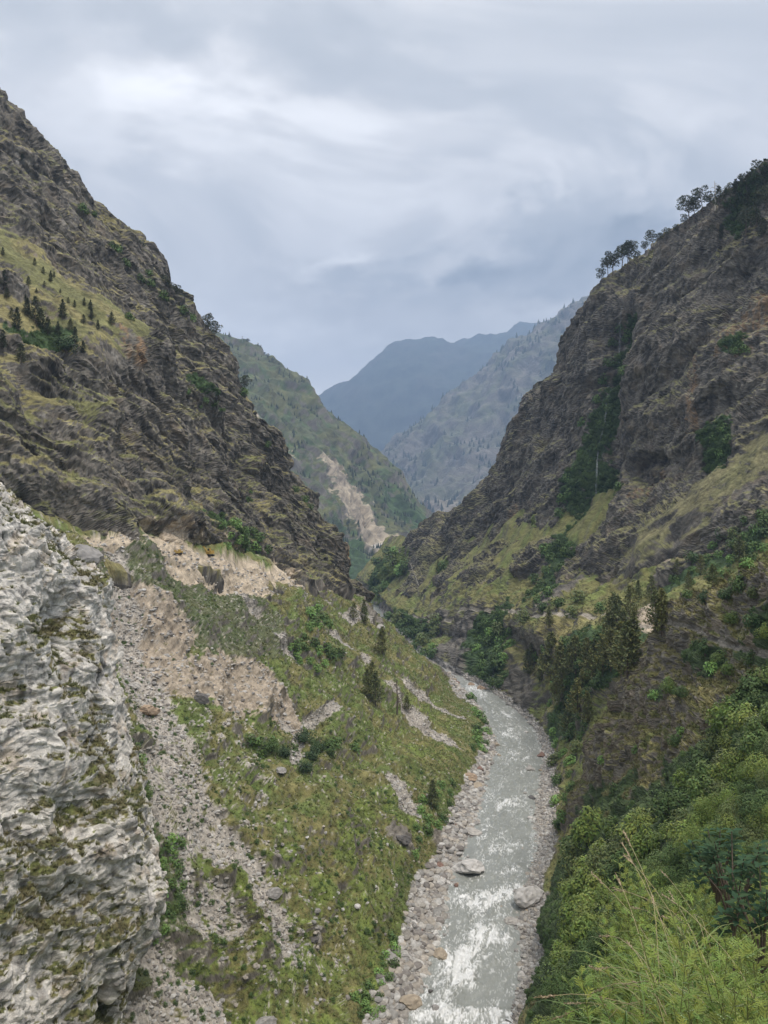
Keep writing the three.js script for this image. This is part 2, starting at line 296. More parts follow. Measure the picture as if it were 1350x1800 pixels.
// ---------------------------------------------------------------- right mountain
const RM = (() => {
  const r1 = pts([[1560, 110, 405], [1350, 300, 430], [1300, 330, 445], [1250, 362, 468], [1200, 398, 495], [1150, 440, 520], [1100, 468, 545], [1060, 492, 560], [1030, 527, 580], [1003, 580, 600], [985, 628, 612], [970, 662, 622], [930, 702, 650], [898, 758, 680], [870, 815, 702], [832, 866, 730], [802, 900, 760], [770, 918, 790], [730, 945, 820], [690, 985, 850], [645, 1022, 885]]);
  const r0 = r1.map((p) => p.clone().add(V(60, 6, -60))), rb = r1.map((p) => p.clone().add(V(190, -90, -110)));
  const r2 = pts([[1560, 420, 355], [1350, 500, 400], [1200, 560, 450], [1100, 620, 500], [1020, 700, 552], [950, 785, 595], [890, 865, 642], [820, 925, 692], [760, 962, 742], [700, 1004, 800], [650, 1028, 872]]);
  const r3 = pts([[1560, 700, 325], [1350, 720, 365], [1200, 760, 415], [1100, 800, 462], [1020, 855, 510], [950, 905, 560], [870, 945, 620], [800, 978, 688], [740, 1004, 750], [690, 1020, 820], [650, 1032, 872]]);
  const r4 = pts([[1560, 930, 285], [1350, 945, 322], [1200, 1000, 352], [1080, 1010, 408], [960, 1018, 472], [860, 1020, 545], [790, 1040, 618], [740, 1048, 690], [690, 1046, 775], [650, 1038, 868]]);
  const S = facing(loft([rb, r0, r1, r2, r3, r4, shift(r4, -14, -45, 10)], 560, 500, [1.9, 5.1]));
  const N = V(-0.8, 0.42, 0.42).normalize(), bed = bedding(at(1200, 560, 450), at(950, 900, 580), N, 0.5), bed2 = bedding(at(1180, 440, 480), at(1060, 800, 470), N, 0.3);
  const bowl = [pick(S, 1085, 590), pick(S, 1050, 780), pick(S, 1030, 900)], cave = pick(S, 1125, 815), slab = [pick(S, 1290, 800), pick(S, 1130, 930)];
  const smooth = [zone(S, 20, [1340, 800], [1240, 880], [1130, 960])];
  const fr = frame(at(1200, 560, 450), at(950, 900, 580), N);
  relief(S, (x, y, z) => {
    const [a, c, m] = along(fr, x, y, z);
    const w = fbm(x / 80, y / 80, z / 80, 3), w2 = n3(a / 45, c / 18, m / 18);
    const q = x * bed.x + y * bed.y + z * bed.z, q2 = x * bed2.x + y * bed2.y + z * bed2.z;
    const sm = inZone(smooth, x, y, z, 0.3), k = 1 - 0.7 * sm;
    let h = 7 * w + (0.5 + 0.5 * k) * 8 * (ridged(a / 150 + 0.4 * w, c / 60 + 0.5 * w, m / 60, 2) - 0.6);
    h += k * (0.1 + 0.9 * ss(0, 0.6, n3(a / 80, c / 40, m / 40))) * 8.5 * (saw(q / 38 + 0.6 * w + 0.1 * w2, 0.8) - 0.5);
    h += k * 1.3 * (saw(q2 / 9 + 0.5 * w2 + w, 0.7) - 0.5) * (0.3 + 0.7 * ss(-0.4, 0.6, n3(x / 25 + 5, y / 25, z / 25)));
    h += k * (3.8 * facet(a / 40 + 0.2 * w2, c / 17 + 0.3 * w, m / 17));
    h += k * (2.6 * (ridged(x / 9, y / 40, z / 9, 3) - 0.6) + 0.8 * (ridged(a / 22, c / 6, m / 6, 2) - 0.6) + 0.5 * fbm(x / 2.6, y / 3.6, z / 2.6, 2, 0.6));
    const bd = Math.min(segDist(x, y, z, bowl[0], bowl[1]), segDist(x, y, z, bowl[1], bowl[2]));
    h -= 22 * Math.exp(-((bd / 17) ** 2));
    h -= 11 * (1 - ss(12, 17, Math.hypot((x - cave.x), (y - cave.y) * 1.4, (z - cave.z) * 0.8) + 2 * w2)) * ss(-13, -9, -(y - cave.y) - 0.35 * (z - cave.z) * 0.2 + 2 * w2 - 2);
    return h;
  }, (x, y, z) => {
    const [a, c, m] = along(fr, x, y, z), w2 = n3(a / 22, c / 10, m / 10), q = x * bed.x + y * bed.y + z * bed.z, k = 1 - 0.75 * inZone(smooth, BX, BY, BZ, 0.3);
    return k * (1.3 * facet(a / 10 + 0.2 * w2, c / 6, m / 6) + 0.6 * facet(a / 4, c / 2.4, m / 2.4) + 1.6 * (ridged(x / 5, y / 28, z / 5, 2) - 0.6) + 0.9 * (saw(q / 4.4 + 0.5 * w2, 0.72) - 0.5) * ss(-0.2, 0.5, n3(a / 30, c / 12, m / 12)) + 0.4 * fbm(x / 1.8, y / 1.8, z / 1.8, 2));
  });
  const grassZ = [zone(S, 22, [1345, 790], [1240, 870], [1120, 960]), zone(S, 9, [1200, 395], [1140, 450], [1060, 505]), zone(S, 8, [1340, 420], [1260, 440]), zone(S, 9, [1250, 600], [1190, 700], [1100, 780]), zone(S, 10, [930, 720], [890, 800], [820, 900]), zone(S, 10, [960, 780], [880, 890], [800, 960]),
    zone(S, 14, [870, 970], [960, 900]), zone(S, 24, [790, 960], [720, 1010], [670, 1030]), zone(S, 14, [840, 1020], [930, 960])];
  const greenZ = [zone(S, 9, [785, 990], [755, 1050], [730, 1075]), zone(S, 7, [920, 940], [940, 925]), zone(S, 24, [700, 1000], [660, 1040])];
  const deepZ = [zone(S, 10, [1095, 570], [1075, 620], [1050, 720], [1020, 800], [1030, 850]), zone(S, 9, [1005, 840], [1000, 900], [980, 960]), zone(S, 9, [985, 970], [950, 1040]), zone(S, 6, [1300, 610]), zone(S, 9, [1265, 760], [1250, 800]), zone(S, 5, [1070, 860]), zone(S, 10, [1330, 330], [1300, 380]),
    zone(S, 12, [680, 985], [655, 1030])];
  const ochreZ = [zone(S, 12, [1345, 540], [1300, 600]), zone(S, 7, [1135, 830], [1110, 860]), zone(S, 6, [905, 900], [890, 940]), zone(S, 4, [1230, 640], [1215, 760])];
  paint(S, (x, y, z, nx, ny, nz) => {
    const a = fbm(x / 18, y / 18, z / 18, 4), b = fbm(x / 3.4, y / 3.4, z / 3.4, 3, 0.6), st = n3(x / 2.6, y / 34, z / 2.6);
    setC(ROCK, 1.0 + 0.3 * a + 0.3 * b);
    mixC(ROCKD, ss(0.0, 0.45, st * 0.6 + a * 0.6 + 0.1)); mixC(ROCKW, ss(0.2, 0.6, -a + 0.3 * b) * 0.7); mixC(ROCKL, ss(0.4, 0.62, b) * 0.6);
    mixC(OCHRE, inZone(ochreZ, BX, BY, BZ, 0.7) * ss(-0.2, 0.3, st + b) * 0.62, 0.9);
    const gz = inZone(grassZ, BX, BY, BZ, 0.8), [fa, fc, fm] = along(fr, x, y, z), band = n3(fa / 50 + 3, fc / 10, fm / 16), g = (ny - 0.58) * 2.5 + 0.66 * gz + 0.28 * b + 0.30 * band + 0.15 * a - 0.26;
    const t = ss(-0.06, 0.12, g), dry = ss(-0.3, 0.3, n3(x / 25, y / 25, z / 25) + 0.5 * b);
    mixC([0.155, 0.15, 0.068], t, 1 + 0.4 * b); mixC([0.205, 0.18, 0.098], t * dry * 0.5, 0.95 + 0.3 * b);
    const lz = inZone(greenZ, BX, BY, BZ, 0.8); mixC(LIME, ss(0.3, 0.6, lz + 0.3 * b) * 0.9, 0.95 + 0.4 * b);
    const dz = inZone(deepZ, BX, BY, BZ, 0.8); mixC(DEEP, ss(0.3, 0.55, dz + 0.3 * b), 1 + 0.6 * b);
    return dz > 0.5 ? 3 : t > 0.5 ? 1 : 0;
  });
  ground(S, 'mountain', 'steep brown and grey cliff mountain with a waterfall rising on the right', 'mountain', groundOf(ROCKT, 78, 0.5, true), fr);
  return S;
})();

// ---------------------------------------------------------------- mountains down the valley
const M4 = (() => {
  const r1 = pts([[120, 430, 2850], [260, 520, 2700], [380, 588, 2550], [430, 606, 2490], [480, 640, 2430], [530, 675, 2370], [565, 710, 2340], [600, 737, 2310], [640, 767, 2265], [680, 812, 2205], [720, 862, 2145], [765, 908, 2085], [800, 960, 2070]]);
  const r0 = r1.map((p) => p.clone().add(V(-180, -45, -240))), rb = r1.map((p) => p.clone().add(V(-570, -495, -495)));
  const r2 = pts([[120, 660, 2025], [260, 680, 2010], [380, 700, 1980], [450, 740, 1965], [520, 790, 1935], [580, 840, 1905], [640, 890, 1875], [700, 935, 1860], [740, 960, 1875], [785, 990, 1920]]);
  const r3 = pts([[120, 900, 1575], [260, 910, 1590], [400, 920, 1605], [500, 940, 1620], [580, 960, 1635], [640, 985, 1650], [690, 995, 1680], [720, 1000, 1710], [760, 1010, 1800]]);
  const r4 = pts([[120, 1000, 1440], [260, 1005, 1455], [400, 1010, 1478], [500, 1015, 1500], [580, 1020, 1522], [640, 1026, 1545], [690, 1026, 1590], [720, 1025, 1635], [760, 1024, 1725]]);
  const S = facing(loft([rb, r0, r1, r2, r3, r4, shift(r4, 30, -90, 45)], 330, 270, [1.9, 5.1]));
  const N = V(0.7, 0.6, 0.38).normalize(), bed = bedding(at(430, 650, 2250), at(650, 900, 1875), N, 0.5);
  relief(S, (x, y, z) => {
    x /= 1.5; y /= 1.5; z /= 1.5;
    const w = fbm(x / 200, y / 200, z / 200, 3), q = x * bed.x + y * bed.y + z * bed.z;
    return 1.5 * (14 * w + 26 * (ridged(x / 150, y / 260, z / 150, 4) - 0.6) + 8 * (saw(q / 46 + w + 0.2 * n3(x / 60, y / 60, z / 60)) - 0.5) + 7 * fbm(x / 26, y / 40, z / 26, 4, 0.6));
  });
  const scar = [zone(S, 36, [578, 820], [620, 880]), zone(S, 51, [620, 880], [680, 960]), zone(S, 45, [690, 975], [660, 940]), zone(S, 21, [440, 740], [500, 800])], pale = [zone(S, 36, [680, 965], [712, 985])];
  const greenZ = [zone(S, 112, [430, 640], [540, 760]), zone(S, 90, [500, 720], [640, 860])], dark = [zone(S, 90, [600, 960], [640, 1010]), zone(S, 60, [740, 920], [700, 880])];
  paint(S, (x, y, z, nx, ny) => {
    x /= 1.5; y /= 1.5; z /= 1.5;
    const a = fbm(x / 70, y / 70, z / 70, 4), b = fbm(x / 14, y / 14, z / 14, 4, 0.62), gz = inZone(greenZ, BX, BY, BZ, 0.9);
    setC(ROCK, 0.95 + 0.3 * a + 0.4 * b);
    const t = ss(-0.15, 0.1, (ny - 0.55) * 1.6 + 0.5 * b + 0.4 * a + 0.3 * gz - 0.02);
    mixC([0.088, 0.105, 0.05], t, 0.9 + 0.4 * b); mixC(OLIVE, t * ss(-0.1, 0.3, a) * 0.5, 0.85);
    const dk = inZone(dark, BX, BY, BZ, 0.9); mixC(DEEP, ss(0.3, 0.6, dk * 0.8 + 0.4 * b), 1 + 0.6 * b); mixC(DEEP, ss(0.22, 0.42, n3(x / 34, y / 34, z / 34) * 0.7 + b * 0.5) * 0.75, 1.2);
    mixC(SOIL, ss(0.28, 0.6, inZone(scar, BX, BY, BZ, 1.0) + 0.45 * b - 0.05) * 0.85, 0.95 + 0.4 * b); mixC(PALE, ss(0.3, 0.6, inZone(pale, BX, BY, BZ, 0.9) + 0.4 * b), 0.95 + 0.5 * b);
    return t > 0.5 ? 1 : 0;
  });
  ground(S, 'mountain', 'hazy green mountain with a pinkish landslide scar behind the left mountain', 'mountain', groundOf(ROCKT, 345, 3.0, true), frame(at(430, 650, 2250), at(650, 900, 1875), N));
  return S;
})();
const M6 = (() => {
  const r1 = pts([[1500, 300, 5760], [1250, 420, 5760], [1020, 535, 5760], [985, 552, 5814], [955, 572, 5868], [930, 590, 5922], [900, 612, 5976], [850, 655, 6066], [800, 695, 6120], [750, 735, 6156], [700, 772, 6174], [660, 800, 6174], [600, 850, 6120]]);
  const r0 = r1.map((p) => p.clone().add(V(288, -72, -540))), rb = r1.map((p) => p.clone().add(V(900, -1080, -1440)));
  const r2 = pts([[1500, 600, 4860], [1250, 660, 4860], [1020, 700, 4896], [950, 730, 4932], [880, 770, 4968], [820, 805, 5004], [760, 835, 5040], [710, 860, 5040], [660, 880, 5040], [600, 900, 5004]]);
  const r3 = pts([[1500, 850, 4050], [1250, 860, 4050], [1020, 880, 4068], [920, 895, 4086], [850, 900, 4104], [790, 908, 4122], [740, 920, 4140], [690, 930, 4140], [640, 940, 4140], [600, 950, 4140]]);
  const S = facing(loft([rb, r0, r1, r2, r3, shift(r3, -108, -288, 216)], 290, 200, [1.9, 4.1]));
  relief(S, (x, y, z) => {
    x /= 1.8; y /= 1.8; z /= 1.8; const w = fbm(x / 400, y / 400, z / 400, 3); return 1.8 * (25 * w + 85 * (ridged(x / 330, y / 600, z / 330, 4) - 0.6) + 16 * fbm(x / 60, y / 90, z / 60, 4, 0.62) + 12 * (saw((y * 0.7 + x * 0.7) / 90 + w) - 0.5)); });
  const scar = [zone(S, 162, [770, 885], [800, 900])];
  paint(S, (x, y, z, nx, ny) => {
    x /= 1.8; y /= 1.8; z /= 1.8;
    const a = fbm(x / 170, y / 170, z / 170, 4), b = fbm(x / 32, y / 32, z / 32, 4, 0.62);
    setC(ROCK, 1.1 + 0.35 * b); mixC([0.13, 0.13, 0.085], ss(-0.15, 0.15, a + 0.4 * b + (ny - 0.5)) * 0.8, 0.95 + 0.3 * b); mixC(GREEN, ss(0.05, 0.4, a - 0.2 * b) * 0.3);
    mixC(ROCKL, ss(0.35, 0.5, b) * 0.7); mixC(SOIL, ss(0.4, 0.7, inZone(scar, BX, BY, BZ, 0.9) + 0.4 * b) * 0.6, 0.8);
    return 1;
  });
  ground(S, 'mountain', 'pale hazy mountain slope dotted with conifers, meeting the right cliff', 'mountain', groundOf(ROCKT, 936, 6.0, true), frame(V(0, 0, 0), V(-0.6, -0.7, 0.3), V(-0.5, 0.6, 0.6)));
  return S;
})();
const M5 = (() => {
  const r1 = pts([[300, 830, 10880], [430, 750, 10710], [555, 692, 10540], [600, 668, 10540], [650, 641, 10540], [690, 611, 10540], [715, 600, 10540], [745, 591, 10540], [800, 594, 10710], [850, 588, 10880], [900, 580, 11050], [935, 574, 11220], [1000, 590, 11390], [1150, 560, 11560]]);
  const r0 = r1.map((p) => p.clone().add(V(-85, -102, -850))), rb = r1.map((p) => p.clone().add(V(-170, -1870, -2550)));
  const r2 = pts([[300, 930, 8840], [555, 850, 8840], [690, 800, 8840], [800, 780, 8840], [935, 770, 9010], [1150, 770, 9180]]);
  const S = facing(loft([rb, r0, r1, r2, shift(r2, 0, -1530, 1360)], 230, 110, [1.9, 3.1]));
  relief(S, (x, y, z) => {
    x /= 1.7; y /= 1.7; z /= 1.7; const w = fbm(x / 900, y / 900, z / 900, 3); return 1.7 * (60 * w + 115 * (ridged(x / 800, y / 1600, z / 800, 5) - 0.6) + 34 * fbm(x / 120, y / 160, z / 120, 4, 0.62)); });
  paint(S, (x, y, z) => {
    x /= 1.7; y /= 1.7; z /= 1.7; const a = fbm(x / 420, y / 420, z / 420, 4), b = fbm(x / 80, y / 80, z / 80, 3, 0.6); setC([0.055, 0.07, 0.05], 1.1 + 0.4 * b); mixC(ROCK, ss(0.15, 0.4, a + 0.4 * b) * 0.4, 0.7); return 1; });
  ground(S, 'mountain', 'distant blue forested mountain under the low cloud at the valley end', 'mountain', groundOf(SODT, 1530, 13.6), frame(V(0, 0, 0), V(1, 0, 0), V(0, 0.6, 0.8)));
  return S;
})();

// ---------------------------------------------------------------- river course
const leftEdge = [[540, 2500], [600, 2150], [680, 1900], [715, 1800], [755, 1715], [782, 1630], [794, 1555], [838, 1450], [850, 1385], [872, 1315], [864, 1285], [840, 1245], [792, 1195], [735, 1168], [675, 1120], [640, 1060], [615, 1030]].map(([u, v]) => lvl(u, v, 0));
const rightEdge = [[900, 2500], [890, 2150], [885, 1900], [890, 1800], [910, 1715], [903, 1630], [910, 1585], [930, 1525], [941, 1490], [933, 1450], [945, 1375], [950, 1335], [938, 1285], [910, 1255], [868, 1222], [828, 1200], [790, 1182], [745, 1155], [690, 1110], [655, 1052], [625, 1025]].map(([u, v]) => lvl(u, v, 0));

// ---------------------------------------------------------------- left valley side
const LS = (() => {
  const road = pts([[-420, 990, 140], [-200, 965, 170], [0, 945, 198], [150, 942, 220], [270, 958, 243], [370, 980, 266], [450, 1000, 293], [510, 1018, 320], [570, 1030, 368], [620, 1046, 424], [648, 1064, 466]]);
  const up = shift(road, -30, 14, -18);
  const U = pts([[-420, 1250, 112], [-100, 1180, 150], [100, 1140, 180], [200, 1130, 195], [300, 1130, 212], [400, 1130, 232], [500, 1130, 265], [580, 1120, 305], [640, 1106, 360], [690, 1128, 410], [730, 1150, 440], [760, 1170, 456]]);
  const Fo = pts([[-420, 1700, 88], [-100, 1480, 115], [100, 1380, 145], [220, 1340, 155], [300, 1325, 165], [400, 1300, 188], [500, 1310, 215], [600, 1270, 255], [680, 1205, 315], [725, 1172, 375], [765, 1176, 430], [780, 1182, 458]]);
  const T = pts([[-420, 2300, 68], [-50, 1900, 96], [150, 1700, 120], [230, 1560, 138], [330, 1500, 150], [420, 1450, 168], [520, 1420, 190], [620, 1370, 230], [700, 1310, 275], [755, 1260, 325], [790, 1228, 385], [796, 1206, 436], [790, 1190, 461]]);
  const K = pts([[60, 2600, 70], [330, 2050, 103], [480, 1800, 135], [570, 1700, 152], [650, 1600, 173], [690, 1510, 200], [722, 1442, 223], [770, 1380, 255], [808, 1320, 296], [832, 1268, 345], [826, 1232, 398], [802, 1203, 440], [793, 1192, 463]]);
  const toe = [[470, 2500], [545, 2150], [620, 1900], [655, 1800], [676, 1740], [706, 1640], [731, 1550], [770, 1492], [791, 1443], [816, 1378], [840, 1336], [851, 1270], [836, 1238], [800, 1204], [788, 1194]].map(([u, v]) => lvl(u, v, 3));
  const edge = leftEdge.slice(0, 13).map((p) => V(p.x, 0.1, p.z));
  const bed = edge.map((p) => V(p.x + 4, -2.5, p.z + 1));
  const S = facing(loft([up, road, U, Fo, T, K, toe, edge, bed], 720, 480, [0.9, 7.2]));
  const p = (u, v) => pick(S, u, v);
  const chute = [p(200, 960), p(235, 1080), p(260, 1200), p(300, 1330)], ramp = [p(215, 950), p(225, 1040)], gully = [p(500, 1120), p(560, 1180), p(640, 1240)];
  const scree = [zone(S, 5, [205, 965], [230, 1080], [250, 1180]), zone(S, 7, [255, 1190], [290, 1260], [320, 1320]), zone(S, 7.2, [330, 1345], [345, 1410], [385, 1480]), zone(S, 5, [270, 1330], [300, 1400], [325, 1470]), zone(S, 4, [405, 1480], [440, 1515]), zone(S, 2.4, [322, 1500], [330, 1570], [355, 1640]), zone(S, 4, [385, 1570], [410, 1620]), zone(S, 3.8, [450, 1540], [470, 1590], [500, 1650]), zone(S, 4.2, [280, 1690], [310, 1740], [380, 1765]), zone(S, 4.5, [260, 1790], [340, 1800])];
  const sparse = [zone(S, 9, [430, 1350], [440, 1450], [470, 1560]), zone(S, 10, [400, 1640], [500, 1690], [560, 1660]), zone(S, 12, [230, 1290], [330, 1290], [430, 1290])];
  const bare = [zone(S, 12, [230, 1120], [290, 1170], [370, 1200], [440, 1200]), zone(S, 9, [250, 1060], [300, 1110]), zone(S, 8, [470, 1200], [500, 1250]), zone(S, 5, [495, 1230], [515, 1270])];
  const cut = [zone(S, 9, [320, 985], [400, 1008], [465, 1020]), zone(S, 7, [285, 965], [340, 985]), zone(S, 8, [285, 952], [330, 972], [400, 990], [470, 1003]), zone(S, 7, [490, 990], [500, 1015]), zone(S, 6, [420, 1010], [450, 1030]), zone(S, 4, [150, 940], [230, 948]), zone(S, 4.4, [500, 1020], [560, 1032], [622, 1050]), zone(S, 4, [600, 1052], [640, 1078])];
  const streaks = [zone(S, 5, [685, 1215], [720, 1250], [790, 1305]), zone(S, 5, [710, 1200], [760, 1235], [800, 1258]), zone(S, 3, [520, 1030], [545, 1075], [600, 1120], [640, 1160]), zone(S, 3, [480, 1120], [500, 1135], [530, 1160]), zone(S, 4, [580, 1060], [610, 1090], [640, 1080]), zone(S, 4, [640, 1080], [660, 1110]), zone(S, 4, [690, 1370], [730, 1420]), zone(S, 2.4, [410, 1030], [440, 1060], [455, 1075]), zone(S, 2.2, [575, 1205], [590, 1240], [545, 1270]), zone(S, 2.2, [500, 1260], [520, 1300], [515, 1340])];
  const rockZ = [zone(S, 9, [790, 1185], [775, 1165]), zone(S, 7, [640, 1060], [655, 1085]), zone(S, 5, [705, 1470]), zone(S, 5, [770, 1480])];
  const darkgrass = [zone(S, 24, [260, 1010], [360, 1070], [420, 1060]), zone(S, 9, [270, 1500], [290, 1600], [260, 1660]), zone(S, 8, [220, 1330], [250, 1440])];
  const limeZ = [zone(S, 14, [560, 1560], [500, 1650]), zone(S, 12, [700, 1420], [640, 1480]), zone(S, 16, [560, 1680], [640, 1560]), zone(S, 14, [760, 1330], [700, 1300]), zone(S, 12, [780, 1270], [740, 1250]), zone(S, 20, [470, 1700], [600, 1780])];
  const mound = p(560, 1440);
  const near = (zs, x, y, z) => inZone(zs, x, y, z, 0.35);
  const sc = new Float32Array(S.N), bk = new Float32Array(S.N);
  relief(S, (x, y, z, i) => {
    const w = fbm(x / 34, y / 34, z / 34, 3), low = ss(6, 16, y), s = near(scree, x, y, z); sc[i] = s;
    const row = i / (S.nu + 1) | 0;
    bk[i] = 1 - ss(2.6, 4.2, y + 0.9 * n3(x / 6, y / 6, z / 6));
    const st = near(streaks, x, y, z);
    let h = low * (1 - 0.75 * s) * (3.6 * w + 5.2 * (ridged(x / 27, y / 27, z / 27, 3) - 0.62)) + (1 - s) * (0.4 + 0.6 * low) * (1.1 * fbm(x / 5, y / 5, z / 5, 3) + 0.42 * fbm(x / 1.1, y / 1.1, z / 1.1, 2));
    h += s * 0.25 * fbm(x / 1.2, y / 1.2, z / 1.2, 3, 0.6) - 1.2 * s - st * 0.7;
    const b = near(bare, x, y, z);
    h += b * (1.8 * (ridged(x / 6, y / 8, z / 6, 3) - 0.6) + 0.7 * fbm(x / 1.6, y / 1.6, z / 1.6, 3, 0.6));
    const cd = Math.min(segDist(x, y, z, chute[0], chute[1]), segDist(x, y, z, chute[1], chute[2]), segDist(x, y, z, chute[2], chute[3]));
    h -= 2.6 * Math.exp(-((cd / 6) ** 2));
    h += 4.5 * Math.exp(-((x - mound.x) ** 2 + (y - mound.y) ** 2 + (z - mound.z) ** 2) / 320);
    const ct = near(cut, x, y, z); h -= 2.2 * ct; h += ct * 0.8 * (ridged(x / 3, y / 6, z / 3, 2) - 0.6);
    if (bk[i] > 0.5) h = 0.45 * fbm(x / 2.2, y / 2.2, z / 2.2, 3) ;
    const rz = near(rockZ, x, y, z); h += rz * (2.4 * (ridged(x / 6, y / 6, z / 6, 3) - 0.4) + 1.2 * saw((y + 0.4 * x) / 2.2 + w));
    return h;
  });
  paint(S, (x, y, z, nx, ny, nz, i) => {
    const a = fbm(x / 13, y / 13, z / 13, 4), b = fbm(x / 2.2, y / 2.2, z / 2.2, 3, 0.6), f = n3(x / 0.7, y / 0.7, z / 0.7);
    setC(OLIVE, 1 + 0.3 * b); mixC(GREEN, ss(-0.2, 0.25, a + 0.3 * b), 1 + 0.35 * b); mixC(STRAW, ss(0.2, 0.55, -a + 0.2 * f) * 0.35);
    mixC(LIME, near(limeZ, BX, BY, BZ) * ss(-0.4, 0.2, b + a) * 0.85, 0.95 + 0.3 * b);
    mixC([0.085, 0.10, 0.055], ss(0.3, 0.7, near(darkgrass, BX, BY, BZ) * 0.8 + 0.5 * b) * 0.8, 1.0 + 0.4 * f); mixC(SCREE, ss(0.42, 0.6, b + 0.3 * f + 0.15 * near(darkgrass, BX, BY, BZ)) * 0.6, 0.9);
    mixC(ROCKL, ss(0.58, 0.68, b + 0.2 * f) * 0.6);
    let cls = 1;
    const rock = ss(0.0, 0.2, 0.42 - ny + 0.25 * b) * ss(4, 9, y); mixC(ROCK, rock, 1.1 + 0.4 * b); if (rock > 0.5) cls = 0;
    const rz = near(rockZ, BX, BY, BZ); mixC(ROCK, ss(0.4, 0.6, rz + 0.3 * b), 1.15 + 0.5 * b); if (rz > 0.5) cls = 0;
    const br = near(bare, BX, BY, BZ), t1 = ss(0.3, 0.5, br + 0.6 * b + 0.35 * a + 0.2 * f - 0.12); mixC(SOIL, t1, 0.88 + 0.35 * b + 0.15 * f); if (t1 > 0.5) cls = 4;
    const rag = 0.5 * b + 0.25 * f + 0.3 * n3(x / 5, y / 5, z / 5), s = ss(0.4, 0.6, Math.max(near(scree, BX, BY, BZ), 0.30 * near(sparse, BX, BY, BZ)) + 1.25 * rag - 0.1), st = ss(0.35, 0.6, near(streaks, BX, BY, BZ) + rag);
    mixC(SCREE, Math.max(s, st), 0.9 + 0.22 * f + 0.2 * b); if (Math.max(s, st) > 0.5) cls = 2;
    const c = ss(0.3, 0.5, near(cut, BX, BY, BZ) + 0.35 * b); mixC(CUT, c, 0.92 + 0.25 * b + 0.1 * f); if (c > 0.5) cls = 4;
    const k = 1 - ss(2.6, 4.2, BY + 0.9 * n3(BX / 6, BY / 6, BZ / 6)); mixC([0.31, 0.29, 0.265], ss(0.4, 0.6, k), 0.85 + 0.3 * b + 0.2 * f); if (k > 0.5) cls = 5;
    return cls;
  });
  ground(S, 'hillside', 'grassy left valley side with landslide scree above the river', 'hillside', groundOf(SODT, 34, 0.3), frame(V(0, 0, 0), V(0, 0, -1), V(0.5, 0.85, 0)));
  return S;
})();

